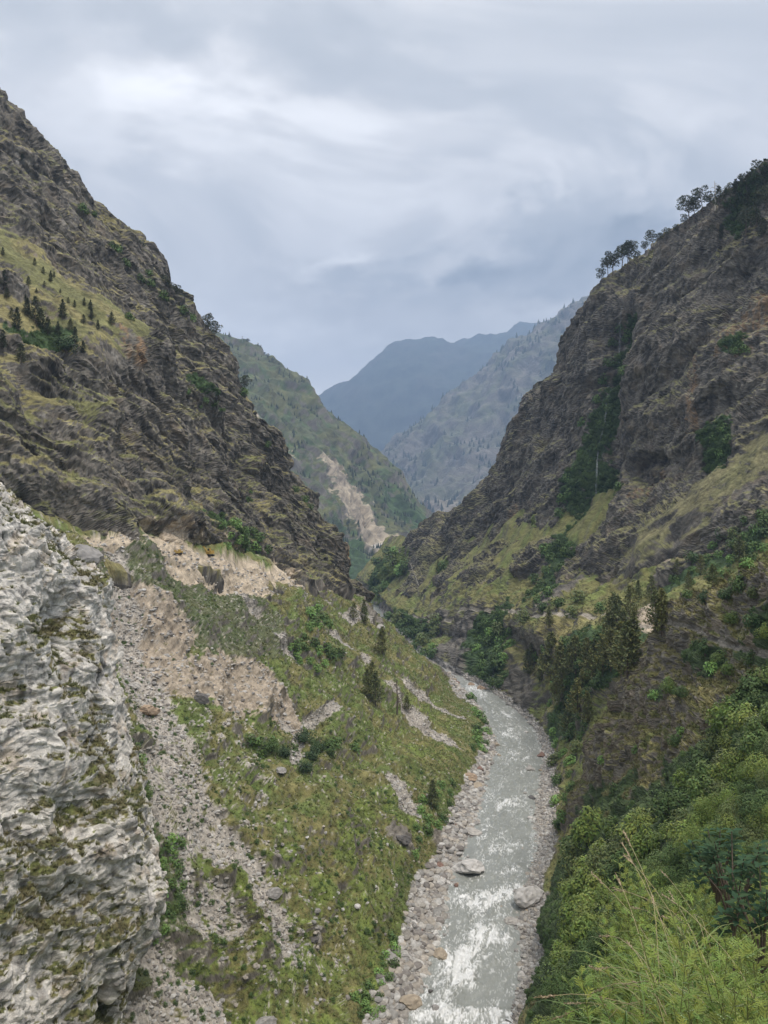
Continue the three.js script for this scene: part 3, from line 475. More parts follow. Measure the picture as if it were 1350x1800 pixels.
// ---------------------------------------------------------------- right valley side
const trailPts = [[655, 1060], [680, 1070], [720, 1080], [755, 1091], [765, 1088], [790, 1091], [815, 1070], [850, 1071], [885, 1069], [905, 1076], [935, 1083], [960, 1084], [1000, 1080], [1040, 1078], [1075, 1085], [1110, 1098], [1150, 1100]];
const RS = (() => {
  const bed = rightEdge.map((p) => V(p.x - 4, -2.5, p.z + 1)), edge = rightEdge.map((p) => V(p.x, 0.1, p.z));
  const toe = [[1000, 2500], [960, 2150], [935, 1900], [936, 1800], [952, 1715], [970, 1630], [957, 1555], [976, 1488], [978, 1390], [973, 1315], [957, 1287], [925, 1250], [882, 1216], [842, 1194], [802, 1176], [758, 1150], [700, 1106], [662, 1050], [630, 1026]].map(([u, v]) => lvl(u, v, 3));
  const mid = pts([[1500, 1450, 115], [1250, 1370, 185], [1100, 1300, 230], [1030, 1262, 285], [990, 1205, 348], [935, 1168, 408], [880, 1146, 448], [832, 1132, 488], [785, 1122, 548], [710, 1088, 680], [668, 1044, 835], [632, 1026, 960]]);
  const trail = pts([[1500, 1130, 190], [1400, 1115, 230], [1250, 1098, 280], [1075, 1083, 340], [930, 1080, 430], [830, 1070, 520], [765, 1090, 590], [690, 1068, 705], [660, 1038, 850], [632, 1022, 980]]);
  const upper = pts([[1500, 900, 280], [1350, 920, 330], [1200, 985, 362], [1070, 1004, 420], [960, 1006, 480], [860, 1008, 560], [790, 1028, 632], [740, 1038, 700], [690, 1038, 785], [655, 1022, 885], [630, 1012, 1000]]);
  const S = facing(loft([bed, edge, toe, mid, trail, upper, shift(upper, 40, 50, -20)], 500, 300, [0.9, 5.1]));
  const trailZ = [{ r: 1.6, p: trailPts.map(([u, v]) => pick(S, u, v)) }], slip = [zone(S, 5, [1140, 1060], [1130, 1085], [1140, 1110]), zone(S, 4, [1165, 960], [1170, 1000])];
  const deepZ = [zone(S, 16, [860, 1190], [850, 1120], [870, 1095]), zone(S, 14, [700, 1095], [740, 1125]), zone(S, 12, [950, 1040], [990, 980]), zone(S, 16, [990, 1260], [1010, 1180]), zone(S, 16, [1000, 1140], [1090, 1150]), zone(S, 14, [1200, 1010], [1300, 960])];
  const rockZ = [zone(S, 20, [780, 1140], [810, 1110], [830, 1150]), zone(S, 10, [905, 1190], [930, 1230]), zone(S, 10, [1000, 1030], [960, 1060]), zone(S, 16, [730, 1110], [770, 1100])], strawZ = [zone(S, 20, [820, 1100], [880, 1090]), zone(S, 12, [960, 1110], [1040, 1095]), zone(S, 12, [880, 1160], [930, 1200])];
  const bk = new Float32Array(S.N);
  relief(S, (x, y, z, i) => {
    const w = fbm(x / 50, y / 50, z / 50, 3), tz = inZone(trailZ, x, y, z, 0.05), rz = inZone(rockZ, x, y, z, 0.5);
    bk[i] = 1 - ss(2.4, 4, y + 0.9 * n3(x / 6, y / 6, z / 6));
    if (bk[i] > 0.5 && z > -420) return 0.4 * fbm(x / 2.2, y / 2.2, z / 2.2, 3);
    let h = ss(2, 14, y) * (4.5 * w + 6 * (ridged(x / 36, y / 60, z / 36, 3) - 0.6)) + (1 - 0.8 * tz) * (1.3 * fbm(x / 7, y / 7, z / 7, 3) + 0.5 * fbm(x / 1.8, y / 1.8, z / 1.8, 2));
    h += rz * (1 - tz) * (3.2 * (ridged(x / 12, y / 16, z / 12, 2) - 0.45) + 3 * facet(x / 14, y / 16, z / 14) + 1.0 * facet(x / 4.5, y / 5, z / 4.5));
    return h - 0.8 * tz;
  });
  paint(S, (x, y, z, nx, ny, nz, i) => {
    const a = fbm(x / 18, y / 18, z / 18, 4), b = fbm(x / 3, y / 3, z / 3, 3, 0.6), f = n3(x / 0.9, y / 0.9, z / 0.9);
    setC(OLIVE, 1.1 + 0.35 * b); mixC(GREEN, ss(-0.1, 0.3, a + 0.3 * b) * 0.7, 1.0 + 0.4 * b); mixC(STRAW, ss(0.3, 0.6, inZone(strawZ, BX, BY, BZ, 0.8) + 0.5 * b) * 0.6);
    const rk = Math.max(ss(0.0, 0.2, 0.5 - ny + 0.35 * b), ss(0.3, 0.55, inZone(rockZ, BX, BY, BZ, 0.6) + 0.5 * b - 0.3 * ss(0.5, 0.75, ny))); mixC(ROCK, rk, 0.9 + 0.45 * b); mixC(ROCKD, rk * ss(0, 0.4, a) * 0.7);
    const dz = ss(0.3, 0.55, inZone(deepZ, BX, BY, BZ, 0.8) + 0.3 * b); mixC(DEEP, dz, 1 + 0.6 * b);
    mixC(SOIL, ss(0.35, 0.6, inZone(slip, BX, BY, BZ, 0.7) + 0.4 * b), 1.1);
    const tz = ss(0.3, 0.6, inZone(trailZ, BX, BY, BZ, 0.15)); mixC([0.36, 0.32, 0.26], tz, 0.95 + 0.2 * b);
    let cls = dz > 0.5 ? 3 : rk > 0.5 ? 0 : 1; if (tz > 0.3) cls = 4;
    const k = ss(0.4, 0.6, 1 - ss(2.4, 4, BY + 0.9 * n3(BX / 6, BY / 6, BZ / 6))); mixC([0.32, 0.30, 0.27], k, 0.85 + 0.3 * b + 0.2 * f); if (k > 0.5) cls = 5;
    return cls;
  });
  ground(S, 'hillside', 'lower right valley side with pines and a narrow trail', 'hillside', groundOf(ROCKT, 60, 0.4, true), frame(V(0, 0, 0), V(0, 0, -1), V(-0.6, 0.8, 0)));
  return S;
})();

// ---------------------------------------------------------------- near rocky spur on the right and the slope under the viewpoint
const ES = (() => {
  const crest = pts([[1600, 860, 115], [1420, 940, 138], [1350, 978, 150], [1290, 1012, 163], [1235, 1040, 176], [1205, 1066, 186], [1172, 1092, 193], [1140, 1125, 199], [1112, 1180, 204], [1080, 1240, 208], [1042, 1285, 214], [1028, 1335, 218], [1010, 1395, 226], [985, 1440, 236], [972, 1470, 240]]);
  const back = crest.map((p) => p.clone().add(V(26, -26, -46)));
  const e2 = pts([[1600, 1130, 92], [1420, 1155, 122], [1350, 1160, 138], [1250, 1160, 162], [1190, 1185, 178], [1152, 1222, 186], [1122, 1280, 191], [1090, 1330, 196], [1060, 1390, 203], [1030, 1440, 210], [1000, 1475, 222], [980, 1492, 228]]);
  const e3 = pts([[1600, 1330, 72], [1420, 1305, 96], [1350, 1305, 107], [1250, 1335, 125], [1180, 1372, 140], [1120, 1412, 155], [1062, 1452, 178], [1012, 1490, 200], [982, 1512, 212]]);
  const e4 = pts([[1600, 1560, 52], [1350, 1485, 74], [1200, 1522, 96], [1100, 1560, 115], [1030, 1590, 137], [985, 1600, 158], [966, 1590, 190]]);
  const e5 = pts([[1600, 1900, 32], [1350, 1760, 44], [1200, 1755, 60], [1080, 1752, 80], [1000, 1750, 105], [962, 1722, 140], [958, 1680, 165]]);
  const e6 = [V(22, 80, -18), V(16, 75, -26), V(14, 63, -40), V(13, 50, -60), V(15, 28, -92), V(21, 8, -125), V(26, 2, -140)];
  const e7 = [V(16, 91, -7.5), V(9, 89, -9.5), V(4, 84, -14), V(0, 72, -24), V(-6, 52, -42), V(-4, 22, -75), V(4, -2, -100)];
  const e8 = [V(12, 98, -1.8), V(5, 98.1, -2), V(0, 98.1, -2), V(-6, 98, -2), V(-14, 96, -3), V(-26, 80, -8), V(-40, 40, -20)];
  const e9 = [V(12, 98.3, 8), V(5, 98.3, 8), V(0, 98.3, 8), V(-6, 98.3, 8), V(-14, 98.3, 8), V(-26, 98, 8), V(-44, 96, 6)];
  const S = facing(loft([back, crest, e2, e3, e4, e5, e6, e7, e8, e9], 400, 600, [0.9, 5.4]));
  const trail = [{ r: 0.85, p: [[1175, 1094], [1215, 1102], [1250, 1120], [1285, 1135], [1320, 1143], [1360, 1150], [1420, 1165]].map(([u, v]) => pick(S, u, v)) }];
  const rockZ = [zone(S, 14, [1120, 1190], [1110, 1260], [1050, 1310]), zone(S, 13, [1330, 1000], [1270, 1050]), zone(S, 8, [1190, 1075], [1230, 1060]), zone(S, 16, [1150, 1180], [1230, 1250], [1150, 1330]), zone(S, 12, [1110, 1400], [1180, 1370]), zone(S, 7, [1180, 1130], [1140, 1150])];
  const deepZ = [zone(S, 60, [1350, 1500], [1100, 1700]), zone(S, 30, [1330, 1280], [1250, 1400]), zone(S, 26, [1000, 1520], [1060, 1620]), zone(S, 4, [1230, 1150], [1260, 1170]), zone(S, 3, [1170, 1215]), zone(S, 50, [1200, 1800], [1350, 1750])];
  relief(S, (x, y, z) => {
    const w = fbm(x / 30, y / 30, z / 30, 3), tz = inZone(trail, x, y, z, 0.05), far = ss(14, 60, -z), rz = inZone(rockZ, x, y, z, 0.5), k = ss(1, 6, y);
    let h = far * (2.6 * w + 3.4 * (ridged(x / 20, y / 30, z / 20, 3) - 0.6)) * k + far * (0.9 * fbm(x / 4, y / 4, z / 4, 3) + 0.3 * fbm(x / 1, y / 1, z / 1, 2)) * (1 - 0.8 * tz);
    h += rz * (1 - tz) * (1.8 * (ridged(x / 9, y / 12, z / 9, 2) - 0.5) + 1.8 * facet(x / 8, y / 10, z / 8));
    return h - 0.7 * tz;
  }, (x, y, z) => inZone(rockZ, BX, BY, BZ, 0.5) * (1 - inZone(trail, BX, BY, BZ, 0.05)) * (1.0 * facet(x / 3, y / 3.8, z / 3) + 0.42 * facet(x / 1.1, y / 1.3, z / 1.1)) + 0.12 * ss(20, 60, -z) * n3(x * 1.2, y * 1.2, z * 1.2));
  paint(S, (x, y, z, nx, ny, nz) => {
    const a = fbm(x / 10, y / 10, z / 10, 4), b = fbm(x / 1.8, y / 1.8, z / 1.8, 3, 0.6), f = n3(x / 0.5, y / 0.5, z / 0.5);
    setC(OLIVE, 1.12 + 0.3 * b); mixC(STRAW, ss(-0.1, 0.3, a + 0.3 * f) * 0.5, 1.0 + 0.3 * b); mixC(GREEN, ss(0.1, 0.4, -a + 0.3 * b) * 0.6);
    const rz = inZone(rockZ, BX, BY, BZ, 0.6), rk = Math.max(ss(0, 0.2, 0.45 - ny + 0.3 * b), ss(0.3, 0.5, rz * 0.66 + 0.7 * b + 0.3 * a - 0.6 * ss(0.35, 0.6, ny)));
    mixC(ROCK, rk, 1.2 + 0.4 * b); mixC(ROCKD, rk * ss(0.2, 0.6, a + 0.3 * b) * 0.5); mixC(ROCKW, rk * ss(-0.1, 0.2, -a) * 0.7, 1.1);
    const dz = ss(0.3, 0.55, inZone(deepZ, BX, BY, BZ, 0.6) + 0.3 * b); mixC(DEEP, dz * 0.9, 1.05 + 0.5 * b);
    const tz = ss(0.3, 0.6, inZone(trail, BX, BY, BZ, 0.15)); mixC([0.28, 0.255, 0.215], tz, 0.9 + 0.2 * b);
    return tz > 0.3 ? 4 : dz > 0.5 ? 3 : rk > 0.5 ? 0 : 1;
  });
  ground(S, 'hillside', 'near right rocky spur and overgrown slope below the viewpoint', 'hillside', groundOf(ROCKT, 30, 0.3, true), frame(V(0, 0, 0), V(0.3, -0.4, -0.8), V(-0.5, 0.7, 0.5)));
  return S;
})();

// ---------------------------------------------------------------- near pale cliff on the left
const NC = (() => {
  const rows = [
    [[-420, 640, 80], [-150, 720, 105], [0, 850, 128], [50, 895, 138], [100, 940, 150], [122, 970, 160], [105, 985, 190]],
    [[-420, 700, 58], [-150, 800, 82], [0, 912, 100], [50, 925, 108], [112, 962, 120], [145, 990, 132], [130, 1000, 165]],
    [[-420, 1000, 58], [-150, 1020, 78], [0, 1000, 96], [90, 1010, 106], [165, 1010, 118], [188, 1030, 132], [165, 1040, 165]],
    [[-420, 1140, 56], [-150, 1140, 76], [0, 1140, 93], [90, 1140, 103], [172, 1140, 115], [192, 1150, 130], [172, 1150, 162]],
    [[-420, 1290, 54], [-150, 1290, 73], [0, 1290, 90], [100, 1290, 100], [195, 1290, 112], [222, 1300, 127], [200, 1300, 158]],
    [[-420, 1460, 51], [-150, 1460, 70], [0, 1460, 86], [130, 1460, 97], [232, 1455, 108], [264, 1450, 122], [242, 1450, 150]],
    [[-420, 1640, 48], [-150, 1640, 66], [0, 1640, 82], [130, 1640, 94], [236, 1622, 105], [272, 1600, 118], [255, 1590, 145]],
    [[-420, 1840, 45], [-150, 1850, 62], [0, 1850, 77], [90, 1840, 87], [150, 1795, 98], [205, 1750, 110], [225, 1730, 130]],
    [[-420, 2150, 42], [-150, 2150, 56], [0, 2120, 69], [90, 2080, 79], [160, 2020, 89], [210, 1960, 100], [240, 1900, 118]]].map(pts);
  const S = facing(loft(rows, 420, 600, [0.6, 7.2]));
  const N = V(0.75, 0.25, 0.6).normalize(), bed = bedding(at(0, 1300, 90), at(190, 1330, 112), N, 0.62), bed2 = bedding(at(0, 1100, 92), at(180, 1010, 117), N, 0.25);
  const fr = frame(at(0, 1300, 90), at(190, 1330, 112), N);
  const nook = [pick(S, 120, 1080), pick(S, 135, 960)], grassZ = [zone(S, 6, [90, 1120], [110, 1080]), zone(S, 5, [230, 1330], [250, 1440]), zone(S, 4.5, [110, 1370], [190, 1390]), zone(S, 5, [180, 1300], [150, 1250]), zone(S, 6, [20, 1540], [110, 1570], [160, 1650]), zone(S, 4, [190, 1610], [240, 1620]), zone(S, 5, [150, 1720], [210, 1780]), zone(S, 3.5, [0, 1610], [60, 1640]), zone(S, 4, [0, 1180], [30, 1165]), zone(S, 5, [150, 980], [180, 1010]), zone(S, 3, [165, 1100], [175, 1150])];
  relief(S, (x, y, z) => {
    const w = fbm(x / 16, y / 16, z / 16, 3), w2 = n3(x / 5, y / 5, z / 5), q = x * bed.x + y * bed.y + z * bed.z, q2 = x * bed2.x + y * bed2.y + z * bed2.z;
    const low = ss(96, 60, y);                                     // broken into ledges lower down, smoother slabs above
    const [a, c, m] = along(fr, x, y, z);
    let h = 1.8 * w + 0.8 * (ridged(x / 15, y / 20, z / 15, 2) - 0.6);
    h += (0.35 + 0.65 * low) * (0.2 + 0.8 * ss(-0.3, 0.4, n3(x / 9, y / 9, z / 9))) * 1.0 * (saw(q / 5.2 + 0.4 * w + 0.08 * w2, 0.78) - 0.5);
    h += 1.5 * facet(a / 11, c / 6 + 0.2 * w, m / 7) - 0.35 * (1 - ss(0, 0.10, FX[1]));
    h += 0.5 * (saw(q2 / 2.3 + w2 * 0.4) - 0.5) * ss(78, 98, y) + 0.10 * (saw(q / 0.8 + 0.25 * w2) - 0.5);
    h -= 0.5 * ss(0.9, 0.98, 1 - Math.abs(n3(x / 7, y / 12, z / 7 + 4)));   // joints
    h -= 4.5 * Math.exp(-((segDist(x, y, z, nook[0], nook[1]) / 4.2) ** 2));
    return h;
  }, (x, y, z) => {
    const [a, c, m] = along(fr, x, y, z), w2 = n3(x / 5, y / 5, z / 5), q = x * bed.x + y * bed.y + z * bed.z, low = ss(96, 60, y);
    let h = (0.3 + 0.35 * low) * facet(a / 3.8 + 0.1 * w2, c / 2 + 0.1 * w2, m / 2.4) - 0.25 * (1 - ss(0, 0.14, FX[1])) * ss(-0.3, 0.3, w2);
    h += 0.10 * facet(a / 1.2, c / 0.6, m / 0.8) - 0.04 * (1 - ss(0, 0.16, FX[1])) + (0.25 + 0.2 * low) * (saw(q / 1.5 + 0.15 * w2, 0.76) - 0.5) * ss(-0.2, 0.4, n3(x / 4, y / 4, z / 4 + 7));
    return h;
  });
  paint(S, (x, y, z, nx, ny, nz) => {
    const a = fbm(x / 7, y / 7, z / 7, 4), b = fbm(x / 1.1, y / 1.1, z / 1.1, 3, 0.6), f = n3(x / 0.35, y / 0.35, z / 0.35), st = n3(x / 1.3, y / 14, z / 1.3);
    setC(PALE, 1.06 + 0.16 * a + 0.16 * b);
    mixC([0.30, 0.285, 0.27], ss(0.15, 0.6, -a + 0.4 * b) * 0.7); mixC([0.12, 0.115, 0.11], ss(0.3, 0.6, st * 0.6 - a * 0.7 + 0.2 * b - 0.2)); mixC([0.40, 0.31, 0.21], ss(0.2, 0.5, fbm(x / 9 + 7, y / 5, z / 9, 3) + 0.3 * b) * 0.5);
    
    const gz = inZone(grassZ, BX, BY, BZ, 0.9), g = (ny - 0.62) * 1.8 + 0.8 * gz + 0.5 * b + 0.35 * a - 0.44, t = ss(-0.04, 0.1, g);
    mixC(OLIVE, t, 0.95 + 0.4 * b + 0.2 * f); mixC(GREEN, t * ss(0, 0.3, a) * 0.5); mixC([0.16, 0.13, 0.08], t * ss(0.1, 0.4, n3(x / 3, y / 3, z / 3)) * 0.6);
    return t > 0.5 ? 1 : 0;
  });
  ground(S, 'cliff', 'pale grey layered schist cliff with grass on its ledges, nearest on the left', 'cliff', groundOf(ROCKT, 18, 0.05, true), fr);
  return S;
})();

// ---------------------------------------------------------------- river
const river = (() => {
  const nA = 900, nC = 120, L = resample(leftEdge, nA), Rr = resample(rightEdge, nA), N = (nA + 1) * (nC + 1), pos = new Float32Array(N * 3), col = new Float32Array(N * 3), idx = [];
  const acc = [0]; for (let i = 1; i <= nA; i++) acc.push(acc[i - 1] + L[i].clone().lerp(Rr[i], 0.5).distanceTo(L[i - 1].clone().lerp(Rr[i - 1], 0.5)));
  // rapids: where along, where across (0 left bank, 1 right bank), how long and how wide
  const spot = (u, v, la, lc, k) => { const p = lvl(u, v, 0); let bi = 0, bd = 1e9, bt = 0; for (let i = 0; i <= nA; i++) { const t = clamp(((p.x - L[i].x) * (Rr[i].x - L[i].x) + (p.z - L[i].z) * (Rr[i].z - L[i].z)) / L[i].distanceToSquared(Rr[i])), d = L[i].clone().lerp(Rr[i], t).distanceTo(p); if (d < bd) { bd = d; bi = i; bt = t; } } return [acc[bi], bt, la, lc, k]; };
  const rapids = [spot(840, 1585, 7, 0.42, 1), spot(900, 1570, 5, 0.25, 0.8), spot(845, 1640, 7, 0.3, 0.9), spot(800, 1695, 6, 0.25, 1.1), spot(815, 1730, 9, 0.25, 0.7), spot(870, 1665, 8, 0.3, 0.5), spot(880, 1492, 5, 0.35, 0.8), spot(905, 1535, 6, 0.25, 0.6), spot(800, 1790, 3, 0.5, 0.9), spot(860, 1800, 4, 0.3, 0.8), spot(900, 1412, 5, 0.3, 0.6), spot(880, 1430, 14, 0.3, 0.45), spot(900, 1330, 18, 0.5, 0.5), spot(890, 1290, 14, 0.4, 0.55), spot(830, 1210, 14, 0.5, 1.0), spot(850, 1225, 16, 0.4, 0.8), spot(885, 1255, 16, 0.4, 0.6), spot(780, 1645, 8, 0.12, 0.35), spot(770, 1760, 6, 0.2, 0.45)];
  for (let i = 0; i <= nA; i++) for (let j = 0; j <= nC; j++) {
    const t = j / nC * 1.16 - 0.08, p = L[i].clone().lerp(Rr[i], t), a = acc[i], w = L[i].distanceTo(Rr[i]), c = t * w, k = (i * (nC + 1) + j);
    let m = 0; for (const [ra, rt, la, lc, s] of rapids) { const q = ((a - ra) / la) ** 2 + ((t - rt) / lc) ** 2; if (q < 6) m += s * Math.exp(-q); }
    m = Math.min(m + 0.30 * ss(0.0, 0.6, n3(a / 13, c / 7, 12.5)), 1.25);
    const wx = fbm(a / 9, c / 5, 1.5, 3) * 1.1, wy = fbm(a / 9, c / 5, 6.5, 3) * 1.1;
    const r1 = 1 - Math.abs(n3(a / 6.5 + wx * 1.3, c / 2.4 + wy * 1.3, 3.3)), r2 = 1 - Math.abs(n3(a / 3.0 + wx * 1.7, c / 1.25 + wy * 1.7, 8.8)), r3 = 1 - Math.abs(n3(a / 0.9 + wx, c / 0.7 + wy, 1.1));
    const amb = ss(-0.2, 0.5, n3(a / 26, c / 8, 2.2)), line = Math.max(ss(0.88, 0.985, r1) * 0.9, ss(0.86, 0.98, r2)), patch = ss(-0.2, 0.4, n3(a / 8 + wx, c / 3.6 + wy, 5.5));
    const foam = clamp(line * (0.34 + 0.45 * amb + 0.8 * m) * (0.12 + 0.88 * Math.max(patch, ss(0.5, 0.9, m))) + ss(0.62, 1.0, 0.55 * m + 0.35 * patch + 0.28 * r3 - 0.12) * ss(0.45, 0.9, m) * 0.75);
    const h = (0.10 + 0.48 * m) * (fbm(a / 3.4 + wx * 0.5, c / 3 + wy * 0.5, 0.7, 3)) + 0.05 * fbm(a / 0.8, c / 0.8, 4.4, 2) + foam * 0.07 + 0.25 * m;
    pos[k * 3] = p.x; pos[k * 3 + 1] = 0.55 + h; pos[k * 3 + 2] = p.z;
    const v = 0.93 + 0.12 * fbm(a / 12, c / 6, 9.3, 3);
    col[k * 3] = lerp(0.265 * v, 0.78, foam); col[k * 3 + 1] = lerp(0.278 * v, 0.79, foam); col[k * 3 + 2] = lerp(0.252 * v, 0.78, foam);
    if (i < nA && j < nC) { const q = k + nC + 1; idx.push(k, k + 1, q, k + 1, q + 1, q); }
  }
  const g = new THREE.BufferGeometry(); g.setAttribute('position', new THREE.BufferAttribute(pos, 3)); g.setAttribute('color', new THREE.BufferAttribute(col, 3)); g.setIndex(idx); g.computeVertexNormals();
  if (g.attributes.normal.array[1] < 0) { const x = g.index.array; for (let i = 0; i < x.length; i += 3) { const t = x[i]; x[i] = x[i + 1]; x[i + 1] = t; } g.computeVertexNormals(); }
  const o = new THREE.Mesh(g, new THREE.MeshPhysicalMaterial({ vertexColors: true, roughness: 0.28, ior: 1.33 }));
  return add(o, 'river', 'milky grey-green river with white rapids running down the gorge', 'river', null, 'structure');
})();
{ // plain under everything, out to the horizon
  const g = new THREE.CircleGeometry(12500, 96); g.rotateX(-Math.PI / 2); g.translate(0, -70, 0);
  add(new THREE.Mesh(g, dull(lin(0.10, 0.10, 0.06))), 'ground', 'ground far below and beyond the mountains', 'ground', null, 'structure');
}
console.log('terrain done');
// ---------------------------------------------------------------- objects
// ---------------------------------------------------------------- finding the ground
for (const S of terrain) S.bvh = new MeshBVH(S.g, { maxLeafSize: 12 });
const ray = new THREE.Ray();
function castOn(list) { let best = null; for (const S of list) { const h = S.bvh.raycastFirst(ray, THREE.DoubleSide); if (h && (!best || h.distance < best.distance)) best = { distance: h.distance, p: h.point.clone(), n: h.face.normal.clone(), S }; } if (best && best.n.y < 0) best.n.negate(); return best; }
const sight = (u, v, list = terrain) => { ray.origin.copy(EYE); ray.direction.copy(at(u, v, 100).sub(EYE)).normalize(); return castOn(list); };
const drop = (x, z, list = [ES]) => { ray.origin.set(x, 700, z); ray.direction.set(0, -1, 0); return castOn(list); };
const mPerPx = (p) => -p.z / F;
const ORD = ['first', 'second', 'third', 'fourth', 'fifth', 'sixth', 'seventh', 'eighth', 'ninth', 'tenth', 'eleventh', 'twelfth', 'thirteenth', 'fourteenth', 'fifteenth', 'sixteenth', 'seventeenth', 'eighteenth', 'nineteenth', 'twentieth'], ordinals = [...ORD, ...ORD.slice(0, 9).map((x) => 'twenty-' + x), 'thirtieth', ...ORD.slice(0, 9).map((x) => 'thirty-' + x), 'fortieth'];

// ---------------------------------------------------------------- leaves
class Leaves {
  constructor() { this.p = []; this.c = []; this.i = []; }
  leaf(b, dir, nrm, len, wid, c) {              // a folded leaf: base, two sides, tip
    const s = V().crossVectors(dir, nrm).normalize().multiplyScalar(wid / 2), k = this.p.length / 3;
    const m = b.clone().addScaledVector(dir, len * 0.45).addScaledVector(nrm, len * 0.06), t = b.clone().addScaledVector(dir, len).addScaledVector(nrm, -len * 0.1);
    this.p.push(b.x, b.y, b.z, m.x + s.x, m.y + s.y, m.z + s.z, t.x, t.y, t.z, m.x - s.x, m.y - s.y, m.z - s.z);
    for (let q = 0; q < 4; q++) this.c.push(c[0], c[1], c[2]);
    this.i.push(k, k + 1, k + 2, k, k + 2, k + 3);
  }
  blade(b, dir, up, len, wid, c, seg = 4, droop = 0.5) {   // a long arching blade
    const k = this.p.length / 3, s = V().crossVectors(dir, V(0, 1, 0.01)).normalize(); let p = b.clone(), d = dir.clone();
    for (let q = 0; q <= seg; q++) { const w = wid * 0.5 * (1 - (q / seg) ** 1.6) + 0.0008; this.p.push(p.x + s.x * w, p.y + s.y * w, p.z + s.z * w, p.x - s.x * w, p.y - s.y * w, p.z - s.z * w); for (let e = 0; e < 2; e++) this.c.push(...c); p = p.clone().addScaledVector(d, len / seg); d.y -= droop / seg * (1 + q / seg); d.normalize(); }
    for (let q = 0; q < seg; q++) { const o = k + q * 2; this.i.push(o, o + 1, o + 2, o + 1, o + 3, o + 2); }
    return p;
  }
  build() { const g = new THREE.BufferGeometry(); g.setAttribute('position', new THREE.Float32BufferAttribute(this.p, 3)); g.setAttribute('color', new THREE.Float32BufferAttribute(this.c, 3)); g.setIndex(this.i); g.computeVertexNormals(); return g; }
}
const rdir = (r) => { const y = r() * 2 - 1, a = r() * 6.2832, k = Math.sqrt(1 - y * y); return V(k * Math.cos(a), y, k * Math.sin(a)); };
const tint = (r, k = 0.3) => { const a = 1 + (r() - 0.5) * 2 * k, b = (r() - 0.5) * 0.3; return [a * (1 + b), a, a * (1 - b)]; };
function bough(a, b, ra, rb, n = 5) { const g = new THREE.CylinderGeometry(rb, ra, a.distanceTo(b), n, 1, true); g.applyQuaternion(new THREE.Quaternion().setFromUnitVectors(V(0, 1, 0), b.clone().sub(a).normalize())); const m = a.clone().lerp(b, 0.5); g.translate(m.x, m.y, m.z); return g; }
function limb(pts, r0, r1, n = 6) { const out = []; for (let i = 0; i + 1 < pts.length; i++) out.push(bough(pts[i], pts[i + 1], lerp(r0, r1, i / (pts.length - 1)), lerp(r0, r1, (i + 1) / (pts.length - 1)), n)); return out; }
// a leafy crown, radius about 1, base at y = 0
function bushy(seed, lobes, per, size, flat = 0.8, gap = 0.62) {
  const r = rng(seed), L = new Leaves(), wood = [];
  for (let k = 0; k < lobes; k++) {
    const d = rdir(r), cen = V(d.x * gap * (0.5 + 0.5 * r()), 0.62 * flat + Math.max(-0.35, d.y) * 0.5 * flat, d.z * gap * (0.5 + 0.5 * r())), rad = 0.3 + 0.26 * r(), tone = 0.78 + 0.44 * r();
    wood.push(...limb([V(0, -0.25, 0), V(cen.x * 0.4, cen.y * 0.5, cen.z * 0.4), cen], 0.045, 0.012, 4));
    for (let i = 0; i < per; i++) {
      const o = rdir(r), q = cen.clone().addScaledVector(o, rad * (0.55 + 0.5 * Math.cbrt(r()))); if (q.y < -0.05) continue;
      const nrm = o.clone().add(V(0, 0.7, 0)).add(rdir(r).multiplyScalar(0.6)).normalize(), dir = rdir(r); dir.addScaledVector(nrm, -dir.dot(nrm)).normalize(); dir.y -= 0.25; dir.normalize();
      const t = tint(r, 0.22); L.leaf(q, dir, nrm, size * (0.7 + 0.6 * r()), size * (0.4 + 0.25 * r()), t.map((x) => x * tone));
    }
  }
  return { crown: L.build(), trunk: mergeGeometries(wood) };
}
// a conical pine, height 1
function conePine(seed, wide, levels = 17, density = 1.5) {
  const r = rng(seed), L = new Leaves(), wood = limb([V(0, -0.04, 0), V(0.006 * (r() - 0.5), 0.5, 0), V(0, 0.97, 0)], 0.017, 0.003, 5);
  for (let k = 0; k < levels; k++) {
    const y = 0.12 + 0.86 * (k / (levels - 1)), rad = wide * Math.pow(1 - y, 0.75) * (0.75 + 0.5 * r()) + 0.02, nb = Math.max(4, Math.round(8 * (1 - y * 0.5)));
    for (let b = 0; b < nb; b++) {
      if (r() < 0.12) continue;
      const a = (b + r()) / nb * 6.283, rl = rad * (0.6 + 0.6 * r()), o = V(Math.cos(a), 0.28 + 0.2 * r(), Math.sin(a)).normalize(), p0 = V(0, y - 0.03, 0), tip = p0.clone().addScaledVector(o, rl);
      if (r() < 0.5) wood.push(bough(p0, tip, 0.004, 0.0015, 3));
      const n = Math.round(9 * density), tone = 0.75 + 0.5 * r();
      for (let i = 0; i < n; i++) {
        const t = 0.25 + 0.8 * (i + r()) / n, q = p0.clone().lerp(tip, t).add(rdir(r).multiplyScalar(0.014)), d = o.clone().multiplyScalar(0.7).add(rdir(r)).add(V(0, 0.35, 0)).normalize(), nn = rdir(r).add(V(0, 0.8, 0)).normalize();
        L.leaf(q, d, nn, 0.058 * (0.7 + 0.6 * r()), 0.030 * (0.8 + 0.6 * r()), tint(r, 0.2).map((x) => x * tone));
      }
    }
  }
  return { crown: L.build(), trunk: mergeGeometries(wood) };
}
